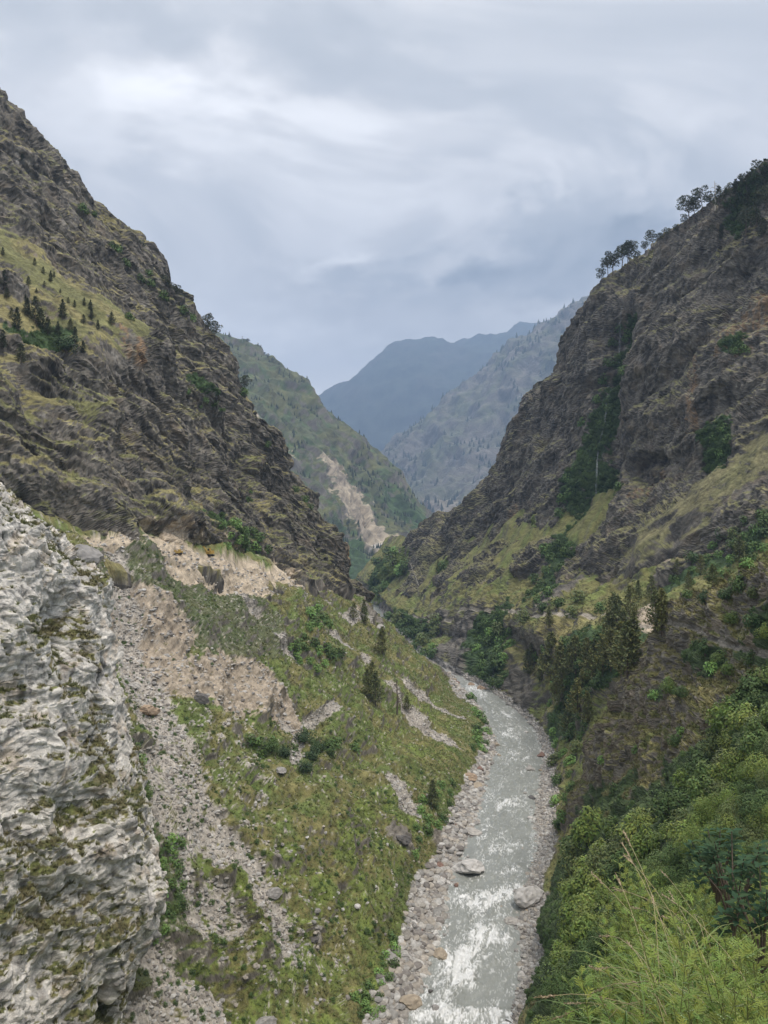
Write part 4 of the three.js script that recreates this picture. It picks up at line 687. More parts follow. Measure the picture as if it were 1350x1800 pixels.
// a wind-shaped pine with a bare stem and flat clumps, height 1
function umbrellaPine(seed, lean, low = 0.4) {
  const r = rng(seed), L = new Leaves(), top = V(lean, 0.9, 0.05 * (r() - 0.5)), path = [V(0, -0.08, 0), V(lean * 0.15, 0.35, 0.01), V(lean * 0.7, 0.65, 0), top], wood = limb(path, 0.022, 0.007, 6);
  const nb = 10;
  for (let k = 0; k < nb; k++) {
    const t = low + (1 - low) * (k + 0.5) / nb, y = t * 0.93, cx = lean * t * t, a = k * 2.4 + r(), reach = (0.30 - 0.2 * Math.abs(t - 0.6)) * (0.55 + 0.6 * r()) * (k === nb - 1 ? 0.3 : 1), p0 = V(cx, y - 0.05, 0), c = V(cx + Math.cos(a) * reach, y + 0.05 * r(), Math.sin(a) * reach);
    wood.push(...limb([p0, p0.clone().lerp(c, 0.5).add(V(0, -0.01, 0)), c], 0.009, 0.003, 4));
    const rx = 0.11 + 0.07 * r(), ry = 0.055 + 0.03 * r(), tone = 0.75 + 0.5 * r();
    for (let i = 0; i < 110; i++) { const o = rdir(r), q = V(c.x + o.x * rx * Math.cbrt(r()), c.y + o.y * ry, c.z + o.z * rx * Math.cbrt(r())), d = o.clone().add(V(0, 0.5, 0)).add(rdir(r).multiplyScalar(0.6)).normalize(); L.leaf(q, d, rdir(r), 0.062 * (0.7 + 0.6 * r()), 0.028, tint(r, 0.2).map((x) => x * tone)); }
  }
  return { crown: L.build(), trunk: mergeGeometries(wood) };
}
const bark = dull(lin(0.12, 0.09, 0.07)), barkPale = dull(lin(0.40, 0.37, 0.33));
const leafy = (r, g, b) => new THREE.MeshPhysicalMaterial({ color: lin(r, g, b), vertexColors: true, roughness: 0.9, side: THREE.DoubleSide, transmission: 0.35, thickness: 0 });
const foliage = (r, g, b) => new THREE.MeshStandardMaterial({ color: lin(r, g, b), vertexColors: true, roughness: 0.75, side: THREE.DoubleSide });
const PINE = [foliage(0.15, 0.165, 0.055), foliage(0.17, 0.178, 0.056), foliage(0.13, 0.15, 0.054)], PINED = [foliage(0.052, 0.066, 0.034), foliage(0.062, 0.074, 0.034)];
const LEAF = [leafy(0.16, 0.24, 0.045), leafy(0.19, 0.27, 0.048), leafy(0.14, 0.215, 0.05), leafy(0.235, 0.30, 0.058), leafy(0.155, 0.20, 0.06)], LEAFD = [foliage(0.060, 0.108, 0.032), foliage(0.070, 0.120, 0.030), foliage(0.050, 0.088, 0.034)];
const cone = [conePine(1, 0.30), conePine(2, 0.34, 16), conePine(3, 0.26, 18), conePine(4, 0.38, 15)];
const umb = [umbrellaPine(21, -0.12, 0.5), umbrellaPine(22, 0.1, 0.58), umbrellaPine(23, -0.22, 0.48), umbrellaPine(24, 0.02, 0.36)];
const bush = [bushy(31, 8, 130, 0.17), bushy(32, 10, 110, 0.16, 0.95), bushy(33, 7, 150, 0.15, 0.65), bushy(34, 9, 120, 0.19, 1.1)];
const bushFar = [bushy(41, 7, 45, 0.3), bushy(42, 8, 42, 0.3, 1.0), bushy(43, 6, 50, 0.28, 0.7)];
const bushNear = [bushy(51, 13, 260, 0.085, 0.8, 0.75), bushy(52, 15, 230, 0.08, 1.0, 0.75), bushy(53, 12, 280, 0.09, 0.7, 0.8), bushy(54, 14, 250, 0.10, 0.9, 0.75)];
const shrubs = [];
function plant(proto, mat, p, s, name, label, category, group, turn = R() * 6.28, tall = 1, wood = bark) {
  if (name === 'shrub' && shrubs) { shrubs.push([proto, mat, p, s, 'shrub_', label, category, group, turn, tall, wood]); return; }
  if (name === 'shrub_') name = 'shrub';
  const o = new THREE.Group(); part(o, 'trunk', proto.trunk, wood); part(o, 'crown', proto.crown, mat);
  o.position.copy(p); o.scale.set(s, s * tall, s); o.rotation.y = turn; return add(o, name, label, category, group);
}
const any = (a) => a[Math.floor(R() * a.length)];

// ---------------------------------------------------------------- trees on the left mountain
[[8, 505, 26], [50, 503, 15], [89, 496, 16], [78, 503, 9], [95, 488, 9], [61, 467, 12], [30, 580, 34], [62, 568, 38], [48, 556, 30], [72, 578, 32], [110, 562, 30], [120, 533, 9], [131, 541, 12], [148, 538, 12], [159, 546, 17], [147, 570, 16], [161, 562, 17], [124, 582, 20], [172, 581, 15], [196, 572, 20], [132, 605, 24], [84, 590, 26], [102, 592, 24], [37, 640, 34], [45, 528, 10], [64, 515, 8], [106, 515, 7], [76, 482, 11], [39, 284, 13], [5, 450, 12], [5, 615, 30], [20, 560, 18], [146, 622, 20], [12, 525, 18]].forEach(([u, v, h], i) => {
  const q = sight(u, v, [LM]); if (!q) return; const s = h * 1.15 * mPerPx(q.p);
  const where = u < 25 ? 'at the left frame edge' : v < 300 ? 'alone high on the mountain' : v < 500 ? 'at the top of the pasture' : 'on the pasture';
  plant(cone[i % 4], PINED[i % 2], q.p, s, 'pine_tree', `small dark conifer ${where}, left mountain`, 'tree', 'conifers on the left mountain shelf ' + where, undefined, rr(0.9, 1.15));
});
{ const q = sight(117, 618, [LM]); plant(bush[1], LEAFD[2], q.p, 24 * mPerPx(q.p), 'broadleaf_tree', 'large round dark green tree at the lower edge of the left mountain pasture', 'tree'); }
[[147, 370, 20], [166, 378, 12], [195, 432, 14], [206, 442, 20], [222, 465, 18], [247, 492, 18], [266, 500, 16], [262, 482, 14], [288, 524, 22], [322, 548, 20], [336, 562, 18], [228, 560, 18], [360, 705, 14], [352, 716, 10], [376, 712, 14], [330, 690, 12], [428, 692, 18], [470, 783, 14], [520, 862, 14], [536, 880, 16], [545, 893, 14], [441, 866, 8]].forEach(([u, v, h], i) => {
  const q = sight(u, v, [LM]); if (!q) return; const s = h * 0.62 * mPerPx(q.p);
  plant(bushFar[i % 3], LEAFD[i % 3], q.p, s, 'shrub', 'dark green shrub clinging to a rock ledge of the left mountain', 'shrub', 'shrubs on the left mountain ledges');
});
[[250, 441, 12, 0], [290, 508, 16, 3], [299, 517, 15, 1], [306, 522, 13, 0], [316, 534, 21, 2], [361, 581, 20, 2], [368, 588, 15, 1], [378, 598, 22, 3], [430, 690, 20, 3]].forEach(([u, v, h, k], i) => {
  let q = null; for (let d = 0; d < 40 && !q; d += 2) q = sight(u - d * 0.3, v + d * 0.5, [LM]); if (!q) return;
  plant(umb[k], PINED[i % 2], q.p, h * 1.5 * mPerPx(q.p), 'pine_tree', `small flat-topped pine on the left mountain skyline, ${ordinals[i]} from the top`, 'tree', 'pines on the left skyline');
});
// ---------------------------------------------------------------- trees on the right mountain
[[1057, 496, 18, 3], [1069, 488, 25, 1], [1077, 485, 32, 0], [1093, 472, 32, 2], [1103, 472, 34, 1], [1120, 460, 14, 3], [1134, 446, 16, 0], [1149, 438, 23, 2], [1160, 430, 14, 1], [1172, 424, 16, 0], [1188, 411, 12, 3], [1203, 396, 14, 3], [1212, 390, 32, 2], [1221, 388, 28, 1], [1235, 376, 33, 0]].forEach(([u, v, h, k], i) => {
  let q = null; for (let d = 0; d < 40 && !q; d += 2) q = sight(u + d * 0.4, v + d * 0.7, [RM]); if (!q) return;
  plant(umb[k], PINED[i % 2], q.p, h * 1.4 * mPerPx(q.p), 'pine_tree', `wind-shaped pine on the right cliff skyline, ${ordinals[i]} from the lower end`, 'tree', 'pines on the right skyline');
});
[[1249, 366, 22], [1263, 364, 34], [1276, 356, 24], [1284, 352, 28], [1293, 350, 32], [1303, 346, 34], [1312, 340, 34], [1322, 334, 34], [1325, 322, 20], [1334, 330, 42], [1345, 330, 46], [1285, 372, 30], [1300, 378, 32], [1315, 372, 36], [1332, 368, 40], [1347, 372, 42], [1290, 392, 24], [1330, 398, 30], [1311, 412, 44], [1342, 420, 34], [1268, 422, 26], [1255, 412, 16]].forEach(([u, v, h], i) => {
  let q = null; for (let d = 0; d < 60 && !q; d += 2) q = sight(u + d * 0.4, v + d * 0.7, [RM]); if (!q) return;
  plant(i % 3 ? cone[(i * 3) % 4] : umb[3], PINED[i % 2], q.p, h * 1.1 * mPerPx(q.p), 'pine_tree', 'dark pine in the grove on top of the right cliff', 'tree', 'grove on the right clifftop');
});
function deadTree(u, v, h, list, label) {
  let q = null; for (let d = 0; d < 40 && !q; d += 2) q = sight(u + d * 0.4, v + d * 0.7, list); const r = rng(u), g = limb([V(0, -0.05, 0), V(0.01, 0.5, 0), V(-0.02, 1, 0)], 0.03, 0.006, 6), twigs = [];
  for (let k = 0; k < 9; k++) { const y = 0.35 + 0.6 * k / 9, a = r() * 6.28, l = 0.28 * (1.15 - y) + 0.06, b = V(Math.cos(a) * l, y + 0.16 * r(), Math.sin(a) * l); twigs.push(...limb([V(0, y, 0), V(b.x * 0.5, y + 0.05, b.z * 0.5), b], 0.012, 0.004, 4)); }
  const o = new THREE.Group(); part(o, 'trunk', mergeGeometries(g), barkPale); part(o, 'branches', mergeGeometries(twigs), barkPale); o.position.copy(q.p); o.scale.setScalar(h * mPerPx(q.p)); return add(o, 'dead_tree', label, 'tree');
}
deadTree(1257, 368, 50, [RM], 'bare dead tree rising above the right clifftop pines');
deadTree(735, 1028, 42, [RM, RS], 'bleached bare tree on the green slope at the valley bend').rotation.z = 0.35;
deadTree(698, 1256, 62, [LS], 'tall bare dark trunk standing on the left bank scree slope').traverse((o) => { if (o.isMesh) o.material = bark; });
// green in the wet bowl and the gullies of the right cliff
[[1090, 580], [1100, 600], [1078, 605], [1108, 590], [1085, 630], [1070, 640], [1095, 655], [1062, 670], [1080, 690], [1050, 705], [1068, 720], [1040, 735], [1058, 750], [1025, 745], [1030, 775], [1048, 790], [1020, 800], [1036, 815], [1010, 825], [1000, 845], [1018, 850], [1002, 870], [990, 880], [1006, 895], [985, 905], [1070, 850], [1090, 860], [1300, 608], [1292, 620], [1310, 618], [1270, 755], [1258, 775], [1280, 775], [1250, 795], [1268, 800], [980, 960], [992, 975], [970, 985], [985, 1000], [960, 1005], [975, 1020], [950, 1030], [965, 1045], [945, 1055], [930, 1045], [1000, 960], [960, 970], [940, 1020], [780, 1000], [860, 1100]].forEach(([u, v], i) => {
  const q = sight(u, v, [RM, RS]); if (!q) return;
  plant(bushFar[i % 3], LEAFD[(i * 7) % 3], q.p, rr(9, 15) * mPerPx(q.p), 'shrub', v < 920 ? 'deep green shrub hanging on the wet rock of the right cliff' : 'deep green shrub in the gully at the foot of the right cliff', 'shrub', v < 920 ? 'shrubs on the wet right cliff' : 'shrubs in the right gully');
});
// ---------------------------------------------------------------- pines of the right valley side
[[968, 1195, 80], [985, 1200, 66], [1000, 1192, 52], [1012, 1190, 60], [1032, 1182, 54], [1046, 1172, 44], [1060, 1186, 62], [1074, 1178, 66], [1084, 1130, 76], [1078, 1110, 62], [1092, 1190, 90], [1103, 1188, 92], [1114, 1170, 80], [1108, 1086, 54], [1122, 1058, 32], [1145, 1058, 40], [1163, 1116, 74], [1152, 1108, 58], [965, 1102, 32], [937, 1170, 42], [928, 1188, 40], [988, 1246, 62], [1015, 1262, 66], [998, 1294, 52], [1032, 1274, 52], [1070, 1144, 56], [1096, 1148, 70], [1040, 1202, 50], [1024, 1226, 48], [1253, 1032, 38], [1210, 1038, 30], [1232, 1012, 30], [1300, 992, 46], [1190, 1010, 26], [976, 1228, 40], [1006, 1176, 46], [952, 1198, 44], [770, 1008, 20], [640, 1096, 34], [622, 1090, 26], [672, 1150, 44], [660, 1240, 50], [645, 1225, 44], [654, 1205, 38], [760, 1420, 46], [715, 1250, 26]].forEach(([u, v, h], i) => {
  const left = u < 765 && u !== 770 && v > 1050, q = sight(u, v, left ? [LS] : [RS, RM, ES]); if (!q) return;
  const big = h > 70, label = left ? 'feathery olive pine on the left river slope' : v < 1062 ? 'small pine above the trail below the right cliff' : big ? 'tall full-crowned pine in the stand on the right slope' : 'pine in the stand sloping to the right river bank';
  plant(cone[i % 4], PINE[i % 3], q.p, h * 1.12 * mPerPx(q.p), 'pine_tree', label, 'tree', left ? 'pines on the left slope' : v < 1062 ? 'pines above the trail' : big ? 'tall pines on the right slope' : 'pines near the right bank', undefined, rr(0.92, 1.1));
});
// ---------------------------------------------------------------- shrubs
function scatter(poly, gap, tries, seed) {
  const r = rng(seed), out = [], us = poly.map((p) => p[0]), vs = poly.map((p) => p[1]), u0 = Math.min(...us), u1 = Math.max(...us), v0 = Math.min(...vs), v1 = Math.max(...vs);
  for (let k = 0; k < tries; k++) {
    const u = lerp(u0, u1, r()), v = lerp(v0, v1, r()); let inside = false;
    for (let i = 0, j = poly.length - 1; i < poly.length; j = i++) if ((poly[i][1] > v) !== (poly[j][1] > v) && u < (poly[j][0] - poly[i][0]) * (v - poly[i][1]) / (poly[j][1] - poly[i][1]) + poly[i][0]) inside = !inside;
    if (inside && out.every(([a, b]) => (a - u) ** 2 + (b - v) ** 2 > gap * gap)) out.push([u, v]);
  }
  return out;
}
scatter([[965, 1830], [1000, 1640], [992, 1560], [1005, 1478], [1040, 1440], [1100, 1462], [1180, 1415], [1232, 1350], [1255, 1300], [1290, 1230], [1420, 1180], [1420, 1830]], 25, 9000, 5).forEach(([u, v], i) => {
  const q = sight(u, v, [ES]); if (!q) return; const d = -q.p.z, near = d < 100, k = n3(u / 120, v / 120, 5);
  const mat = k > 0.25 ? LEAF[i % 2 ? 1 : 3] : k < -0.45 ? LEAFD[1] : LEAF[i % 5];
  const s = rr(24, 40) * mPerPx(q.p); q.p.y -= s * 0.25;
  const hue = mat === LEAF[1] || mat === LEAF[3] ? 'yellow-green' : LEAFD.includes(mat) ? 'dark green' : 'mid-green', label = v < 1320 ? `${hue} shrub beside the rocky spur on the right` : u < 1040 ? `${hue} shrub overhanging the right gravel bank` : `${hue} shrub ${v < 1450 ? 'high on' : v < 1560 ? 'in the upper middle of' : v < 1680 ? 'in the lower middle of' : 'low on'} the overgrown near slope`;
  plant((near ? bushNear : bush)[i % 4], mat, q.p, s, 'shrub', label, 'shrub', v < 1320 ? 'shrubs beside the spur' : u < 1040 ? 'shrubs over the right bank' : 'shrubs on the near slope', undefined, rr(0.85, 1.25));
});
scatter([[845, 1185], [835, 1120], [870, 1090], [900, 1110], [890, 1200], [865, 1210]], 15, 600, 6).concat(scatter([[680, 1085], [720, 1090], [770, 1100], [762, 1160], [740, 1150]], 14, 500, 61), scatter([[960, 1220], [1000, 1200], [1060, 1210], [1020, 1330], [985, 1460], [975, 1400], [975, 1310]], 18, 900, 62), scatter([[930, 1150], [1070, 1110], [1110, 1180], [960, 1215]], 20, 400, 63), scatter([[1180, 1020], [1240, 960], [1350, 900], [1350, 975], [1290, 1005], [1210, 1050]], 17, 500, 64), scatter([[665, 990], [700, 960], [720, 1000], [660, 1050]], 14, 200, 65), scatter([[880, 1080], [1060, 1050], [1060, 1075], [900, 1110]], 26, 150, 66)).forEach(([u, v], i) => {
  const q = sight(u, v, [RS, RM, ES]); if (!q) return;
  const label = u < 780 ? 'dark shrub in the thicket where the valley bends' : u < 905 ? 'dark shrub in the green ravine below the trail' : v < 1060 ? 'green shrub on the slope above the near spur' : v < 1180 ? 'green shrub under the pines of the right slope' : 'green shrub on the steep right bank above the gravel';
  plant(bushFar[i % 3], i % 3 ? LEAFD[i % 2] : LEAF[4], q.p, rr(10, 18) * mPerPx(q.p), 'shrub', label, 'shrub', label.slice(11).replace('shrub ', 'shrubs '));
});
[[1175, 1215, 20], [1195, 1225, 16], [1150, 1225, 14], [1240, 1150, 18], [1265, 1165, 18], [1225, 1140, 14], [1250, 1178, 15], [1300, 1040, 22], [1325, 1050, 18], [1280, 1055, 20], [1290, 1095, 20], [1240, 1060, 16], [1200, 1290, 14], [1185, 1310, 16], [1120, 1320, 12], [1325, 1100, 22], [1345, 1120, 20], [1080, 1390, 14], [1060, 1340, 12], [1320, 1170, 18], [1280, 1185, 18]].forEach(([u, v, h], i) => {
  const q = sight(u, v, [ES]); if (!q) return;
  plant(bush[i % 4], i % 2 ? LEAFD[i % 3] : LEAF[(i * 3) % 5], q.p, h * mPerPx(q.p), 'shrub', v < 1130 ? 'green shrub on the rock knob above the near trail' : 'green shrub on the bare rock face below the near trail', 'shrub', v < 1130 ? 'shrubs on the rock knob' : 'shrubs on the spur face');
});
// left valley side
[[455, 1310, 15], [475, 1322, 18], [498, 1328, 18], [460, 1330, 13], [440, 1302, 12], [535, 1305, 19], [560, 1318, 20], [578, 1330, 20], [536, 1355, 16], [590, 1308, 14], [622, 1318, 14], [550, 1335, 16], [515, 1318, 12], [480, 1305, 12]].forEach(([u, v, h], i) => {
  const q = sight(u, v, [LS]); plant(bush[i % 4], LEAFD[i % 3], q.p, h * mPerPx(q.p), 'shrub', u < 520 ? 'dark bush in the clump at the foot of the scree' : 'dark bush in the clump below the grassy spur', 'shrub', u < 520 ? 'bushes at the scree foot' : 'bushes below the spur');
});
scatter([[235, 1500], [320, 1470], [325, 1600], [270, 1660], [240, 1640]], 13, 400, 71).concat(scatter([[215, 1320], [245, 1300], [270, 1480], [240, 1480]], 13, 300, 72)).forEach(([u, v], i) => { const q = sight(u, v, [LS]); if (!q) return; plant(bush[i % 4], i % 3 ? LEAFD[1] : LEAF[2], q.p, rr(10, 16) * mPerPx(q.p), 'shrub', v < 1490 ? 'green shrub in the gully right of the pale cliff' : 'green shrub in the thicket at the foot of the pale cliff', 'shrub', v < 1490 ? 'shrubs in the cliff gully' : 'thicket at the cliff foot'); });
scatter([[820, 1215], [848, 1240], [858, 1300], [850, 1335], [825, 1320], [838, 1265]], 12, 400, 73).concat(scatter([[660, 1720], [690, 1640], [700, 1690], [668, 1790], [640, 1800], [610, 1760]], 15, 400, 74), scatter([[740, 1400], [800, 1370], [790, 1440], [750, 1480], [720, 1520]], 15, 300, 75), scatter([[500, 1135], [540, 1120], [600, 1150], [560, 1180], [520, 1165]], 13, 200, 76), scatter([[540, 1080], [560, 1070], [580, 1110], [545, 1110]], 12, 60, 77), scatter([[385, 920], [450, 925], [470, 970], [400, 965]], 14, 200, 78)).forEach(([u, v], i) => {
  const q = sight(u, v, [LS, LM]); if (!q) return;
  const label = v < 1000 ? 'green shrub in the thicket above the road cut' : v < 1200 ? 'low green shrub along the stony gully below the road' : u > 805 ? 'dark shrub on the far left bank above the rapids' : u > 710 ? 'green shrub on the left bank edge mid-river' : 'green shrub on the nearest left bank edge';
  plant(bush[i % 4], i % 2 ? LEAFD[i % 3] : LEAF[2], q.p, rr(9, 15) * mPerPx(q.p), 'shrub', label, 'shrub', label);
});
shrubs.sort((a, b) => b[3] / -b[2].z - a[3] / -a[2].z);
shrubs.slice(0, 300).forEach((q) => plant(...q));
const lesser = shrubs.slice(300);
console.log('shrubs', shrubs.length, 'plants', Object.entries(taken).map(([k, v]) => k + ':' + (v + 1)).join(' '));

// ---------------------------------------------------------------- stones
function stone(seed, detail, cuts = 9) {
  const r = rng(seed), g = new THREE.IcosahedronGeometry(1, detail), p = g.attributes.position, pl = [];
  for (let k = 0; k < cuts; k++) pl.push([rdir(r), 0.5 + 0.35 * r()]);
  const sx = 1 + 0.5 * r(), sy = 0.6 + 0.25 * r(), sz = 0.8 + 0.4 * r(), v = V();
  for (let i = 0; i < p.count; i++) {
    v.fromBufferAttribute(p, i).normalize(); for (const [n, h] of pl) { const d = v.dot(n); if (d > h) v.addScaledVector(n, (h - d) * 0.92); }
    const k = 1 + 0.10 * n3(v.x * 2 + seed, v.y * 2, v.z * 2) + 0.05 * n3(v.x * 6 + seed, v.y * 6, v.z * 6); p.setXYZ(i, v.x * k * sx, v.y * k * sy, v.z * k * sz);
  }
  g.computeVertexNormals();
  const col = new Float32Array(p.count * 3); for (let i = 0; i < p.count; i++) { const t = 0.85 + 0.25 * n3(p.getX(i) * 2.5 + seed, p.getY(i) * 5, p.getZ(i) * 2.5) + 0.18 * n3(p.getX(i) * 9, p.getY(i) * 9 + seed, p.getZ(i) * 9); col.fill(t, i * 3, i * 3 + 3); }
  g.setAttribute('color', new THREE.BufferAttribute(col, 3)); return g;
}
const STONE = [201, 202, 203, 204, 205, 206].map((s) => stone(s, 4)), PEB = [301, 302, 303, 304].map((s) => stone(s, 1, 6));
const rockMat = (r, g, b) => new THREE.MeshStandardMaterial({ color: lin(r, g, b), vertexColors: true, roughness: 0.9 });
const RM_PALE = rockMat(0.46, 0.435, 0.40), RM_GREY = rockMat(0.33, 0.315, 0.295), RM_DARK = rockMat(0.13, 0.122, 0.115), RM_TAN = rockMat(0.41, 0.345, 0.26), RM_RED = rockMat(0.24, 0.15, 0.115), RM_ORANGE = rockMat(0.40, 0.30, 0.21), RM_WHITE = rockMat(0.58, 0.56, 0.53);
const mats = [RM_PALE, RM_GREY, RM_PALE, RM_TAN, RM_GREY, RM_WHITE, RM_RED, RM_TAN];
function boulder(u, v, px, mat, label, group, k = 0, flat = 0.75, list = [LS, RS], sink = 0.3, turn) {
  const q = typeof u === 'object' ? { p: u } : sight(u, v, list); if (!q) return; if (q.p.y < 0.7) q.p.y = 0.55;
  const s = px / 2 / 1.2 * mPerPx(q.p), o = new THREE.Mesh(STONE[k % 6], mat); o.position.copy(q.p); o.position.y += s * flat * (0.5 - sink); o.scale.set(s, s * flat * 1.3, s); o.rotation.set(rr(-0.2, 0.2), turn ?? R() * 6.28, rr(-0.2, 0.2));
  return add(o, 'boulder', label, 'boulder', group);
}
boulder(930, 1588, 60, RM_WHITE, 'large flat-topped pale boulder jutting into the river from the right bank', null, 2, 0.75, undefined, -0.25, 0.6);
boulder(906, 1577, 14, RM_GREY, 'small grey rock in the water left of the large flat-topped boulder', null, 1);
boulder(822, 1545, 66, RM_WHITE, 'broad white speckled slab at the edge of the left bank', null, 3, 0.5, undefined, 0, 0.3);
boulder(830, 1464, 44, RM_PALE, 'flat grey slab reaching into the river from the left bank upstream', null, 4, 0.4, undefined, 0.2, 0.2);
boulder(262, 1252, 42, RM_ORANGE, 'large orange-brown boulder stranded on the landslide', null, 0, 0.7, undefined, 0.25, 2.2);
boulder(232, 1207, 26, RM_PALE, 'pale grey boulder above the orange boulder on the landslide', null, 5);
boulder(355, 1232, 28, RM_DARK, 'dark round boulder in the middle of the landslide slope', null, 1, 0.9);
boulder(270, 1201, 13, RM_GREY, 'small grey boulder right of the pale boulder on the landslide', null, 2);
boulder(481, 1574, 26, RM_GREY, 'rounded grey boulder at the edge of the grassy terrace scree', null, 1, 1);
boulder(465, 1800, 50, RM_GREY, 'big grey boulder at the bottom edge of the photo', null, 4, 0.7);
boulder(825, 1368, 34, RM_ORANGE, 'orange streaked slab above the left bank stones', null, 3, 0.6, undefined, 0.2, -0.5);
boulder(838, 1384, 26, RM_TAN, 'brown slab below the orange slab on the left bank', null, 5, 0.6);
boulder(829, 1212, 15, RM_ORANGE, 'orange boulder in the far rapids, left of its twin', null, 2, 0.9); boulder(847, 1216, 17, RM_ORANGE, 'orange boulder in the far rapids, nearer the right bank', null, 0, 0.9);
boulder(952, 1330, 24, RM_RED, 'reddish brown boulder on the upper right bank', null, 4, 0.7); boulder(931, 1340, 26, RM_WHITE, 'pale boulder in the water beside the upper right bank', null, 1, 0.7); boulder(932, 1367, 22, RM_PALE, 'low pale rock in the shallows below the pale boulder', null, 3, 0.5); boulder(935, 1408, 18, RM_DARK, 'dark flat rock at the right water edge', null, 2, 0.5);
boulder(776, 1690, 30, RM_TAN, 'brown rounded boulder beside the rapids on the left bank', null, 5, 0.9); boulder(718, 1768, 42, RM_TAN, 'large brown boulder near the bottom of the left bank', null, 1, 0.75); boulder(764, 1798, 18, RM_GREY, 'grey boulder awash in the rapids at the bottom edge', null, 3, 0.8); boulder(758, 1757, 11, RM_DARK, 'small dark rock standing in the water near the left bank', null, 0, 0.9);
boulder(784, 1634, 15, RM_WHITE, 'white stone at the water edge of the left bank', null, 4, 0.6); boulder(893, 1800, 16, RM_DARK, 'dark boulder at the bottom of the right bank', null, 2, 0.8); boulder(969, 1662, 10, rockMat(0.02, 0.02, 0.02), 'small black shape at the top edge of the right gravel bank', null, 1, 0.9);
boulder(492, 1355, 26, RM_GREY, 'long grey boulder beside the dark bushes', null, 3, 0.5); boulder(708, 1478, 34, RM_DARK, 'dark rock outcrop on the grassy left bank', null, 4, 0.9); boulder(666, 1105, 22, RM_PALE, 'pale rock on the far crest of the left slope', null, 0, 0.8); boulder(903, 1625, 34, RM_PALE, 'pale angular rock at the water edge below the flat-topped boulder', null, 2, 0.6); boulder(552, 1652, 18, RM_DARK, 'dark grey boulder on the grassy terrace', null, 5, 0.8);
boulder(150, 985, 60, RM_GREY, 'grey rock shoulder beside the top of the landslide chute', null, 2, 1.1, [LS]);
// countable stones of the banks, the scree and the grass
const rB = rng(77), stoneHue = (m) => m === RM_PALE ? 'pale' : m === RM_GREY ? 'grey' : m === RM_TAN ? 'tan' : m === RM_WHITE ? 'whitish' : 'reddish', stretch = (p) => p.z > -170 ? 'near the bottom edge' : p.z > -205 ? 'level with the flat-topped boulder' : p.z > -245 ? 'level with the white slab' : p.z > -310 ? 'level with the orange slab' : 'towards the far bend';
function verts(S, cls, n, seed, ok = () => true) { const r = rng(seed), out = [], p = S.g.attributes.position.array, nn = S.g.attributes.normal.array; for (let t = 0; t < n * 60 && out.length < n; t++) { const i = Math.floor(r() * S.N); if (S.cls[i] !== cls) continue; const v = V(p[i * 3], p[i * 3 + 1], p[i * 3 + 2]); if (v.z > -40 || !ok(v)) continue; out.push({ p: v, n: V(nn[i * 3], nn[i * 3 + 1], nn[i * 3 + 2]) }); } return out; }
const inView = (v) => { const d = -v.z, u = 675 + v.x / d * F, w = 900 + (100 - v.y) / d * F; return d > 1 && u > -40 && u < 1390 && w < 1830; };
verts(LS, 5, 105, 81, inView).forEach(({ p }, i) => { const s = 6 + 15 * rB() ** 2; boulder(p, 0, s, mats[i % 8], `${stoneHue(mats[i % 8])} stone on the left bank ${stretch(p)}`, 'stones of the left bank', i, rr(0.6, 0.9)); });
verts(RS, 5, 70, 82, (v) => inView(v) && v.z > -400).forEach(({ p }, i) => { const s = 5 + 8 * rB() ** 2.5; boulder(p, 0, s, mats[i % 6], `${stoneHue(mats[i % 6])} stone on the right bank ${stretch(p)}`, 'stones of the right bank', i, rr(0.6, 0.9)); });
verts(LS, 2, 40, 83, inView).forEach(({ p }, i) => { const s = 5 + 8 * rB() ** 2.2; boulder(p, 0, s, mats[i % 6], `loose ${stoneHue(mats[i % 6])} stone on the grey scree`, 'stones on the scree', i, rr(0.6, 0.9)); });
verts(LS, 4, 30, 84, inView).forEach(({ p }, i) => { const s = 5 + 9 * rB() ** 2.2; boulder(p, 0, s, mats[i % 6], `${stoneHue(mats[i % 6])} stone sticking out of the bare landslide soil`, 'stones in the landslide soil', i, rr(0.6, 0.9)); });
verts(LS, 1, 34, 85, (v) => inView(v) && v.z > -175).forEach(({ p }, i) => { const s = 6 + 11 * rB() ** 2; boulder(p, 0, s, mats[i % 6], `${stoneHue(mats[i % 6])} boulder lying in the grass of the left terrace`, 'boulders on the grassy terrace', i, rr(0.6, 0.9)); });

// what nobody could count: gravel, grass, far forest
const M4x = new THREE.Matrix4(), Qt = new THREE.Quaternion(), E = new THREE.Euler();
function swarm(name, label, category, geo, mat, list, place, tintOf) {
  if (!list.length) return; const o = new THREE.InstancedMesh(geo, mat, list.length), c = new THREE.Color();
  list.forEach((q, i) => { place(q, i); o.setMatrixAt(i, M4x); if (tintOf) { const t = tintOf(q, i); o.setColorAt(i, c.setRGB(t[0], t[1], t[2])); } });
  return add(o, name, label, category, null, 'stuff');
}
const PEBC = [[0.43, 0.41, 0.375], [0.32, 0.31, 0.29], [0.37, 0.345, 0.305], [0.52, 0.505, 0.475], [0.23, 0.21, 0.19], [0.41, 0.37, 0.315]];
const pebMat = new THREE.MeshStandardMaterial({ color: 0xffffff, vertexColors: true, roughness: 0.92 });
function pebbles(name, label, list, lo, hi, seed) {
  const r = rng(seed);
  for (let k = 0; k < 2; k++) swarm(name, label, 'gravel', PEB[(seed + k) % 4], pebMat, list.filter((_, i) => i % 2 === k), (q) => { const s = lo + (hi - lo) * r() ** 3; E.set(r() * 0.5, r() * 6.28, r() * 0.5); M4x.compose(q.p.clone().setY(q.p.y + s * 0.15), Qt.setFromEuler(E), V(s, s * (0.6 + 0.4 * r()), s)); }, () => { const c = PEBC[Math.floor(r() * 6)], t = 0.8 + 0.4 * r(); return c.map((x) => x * t); });
}
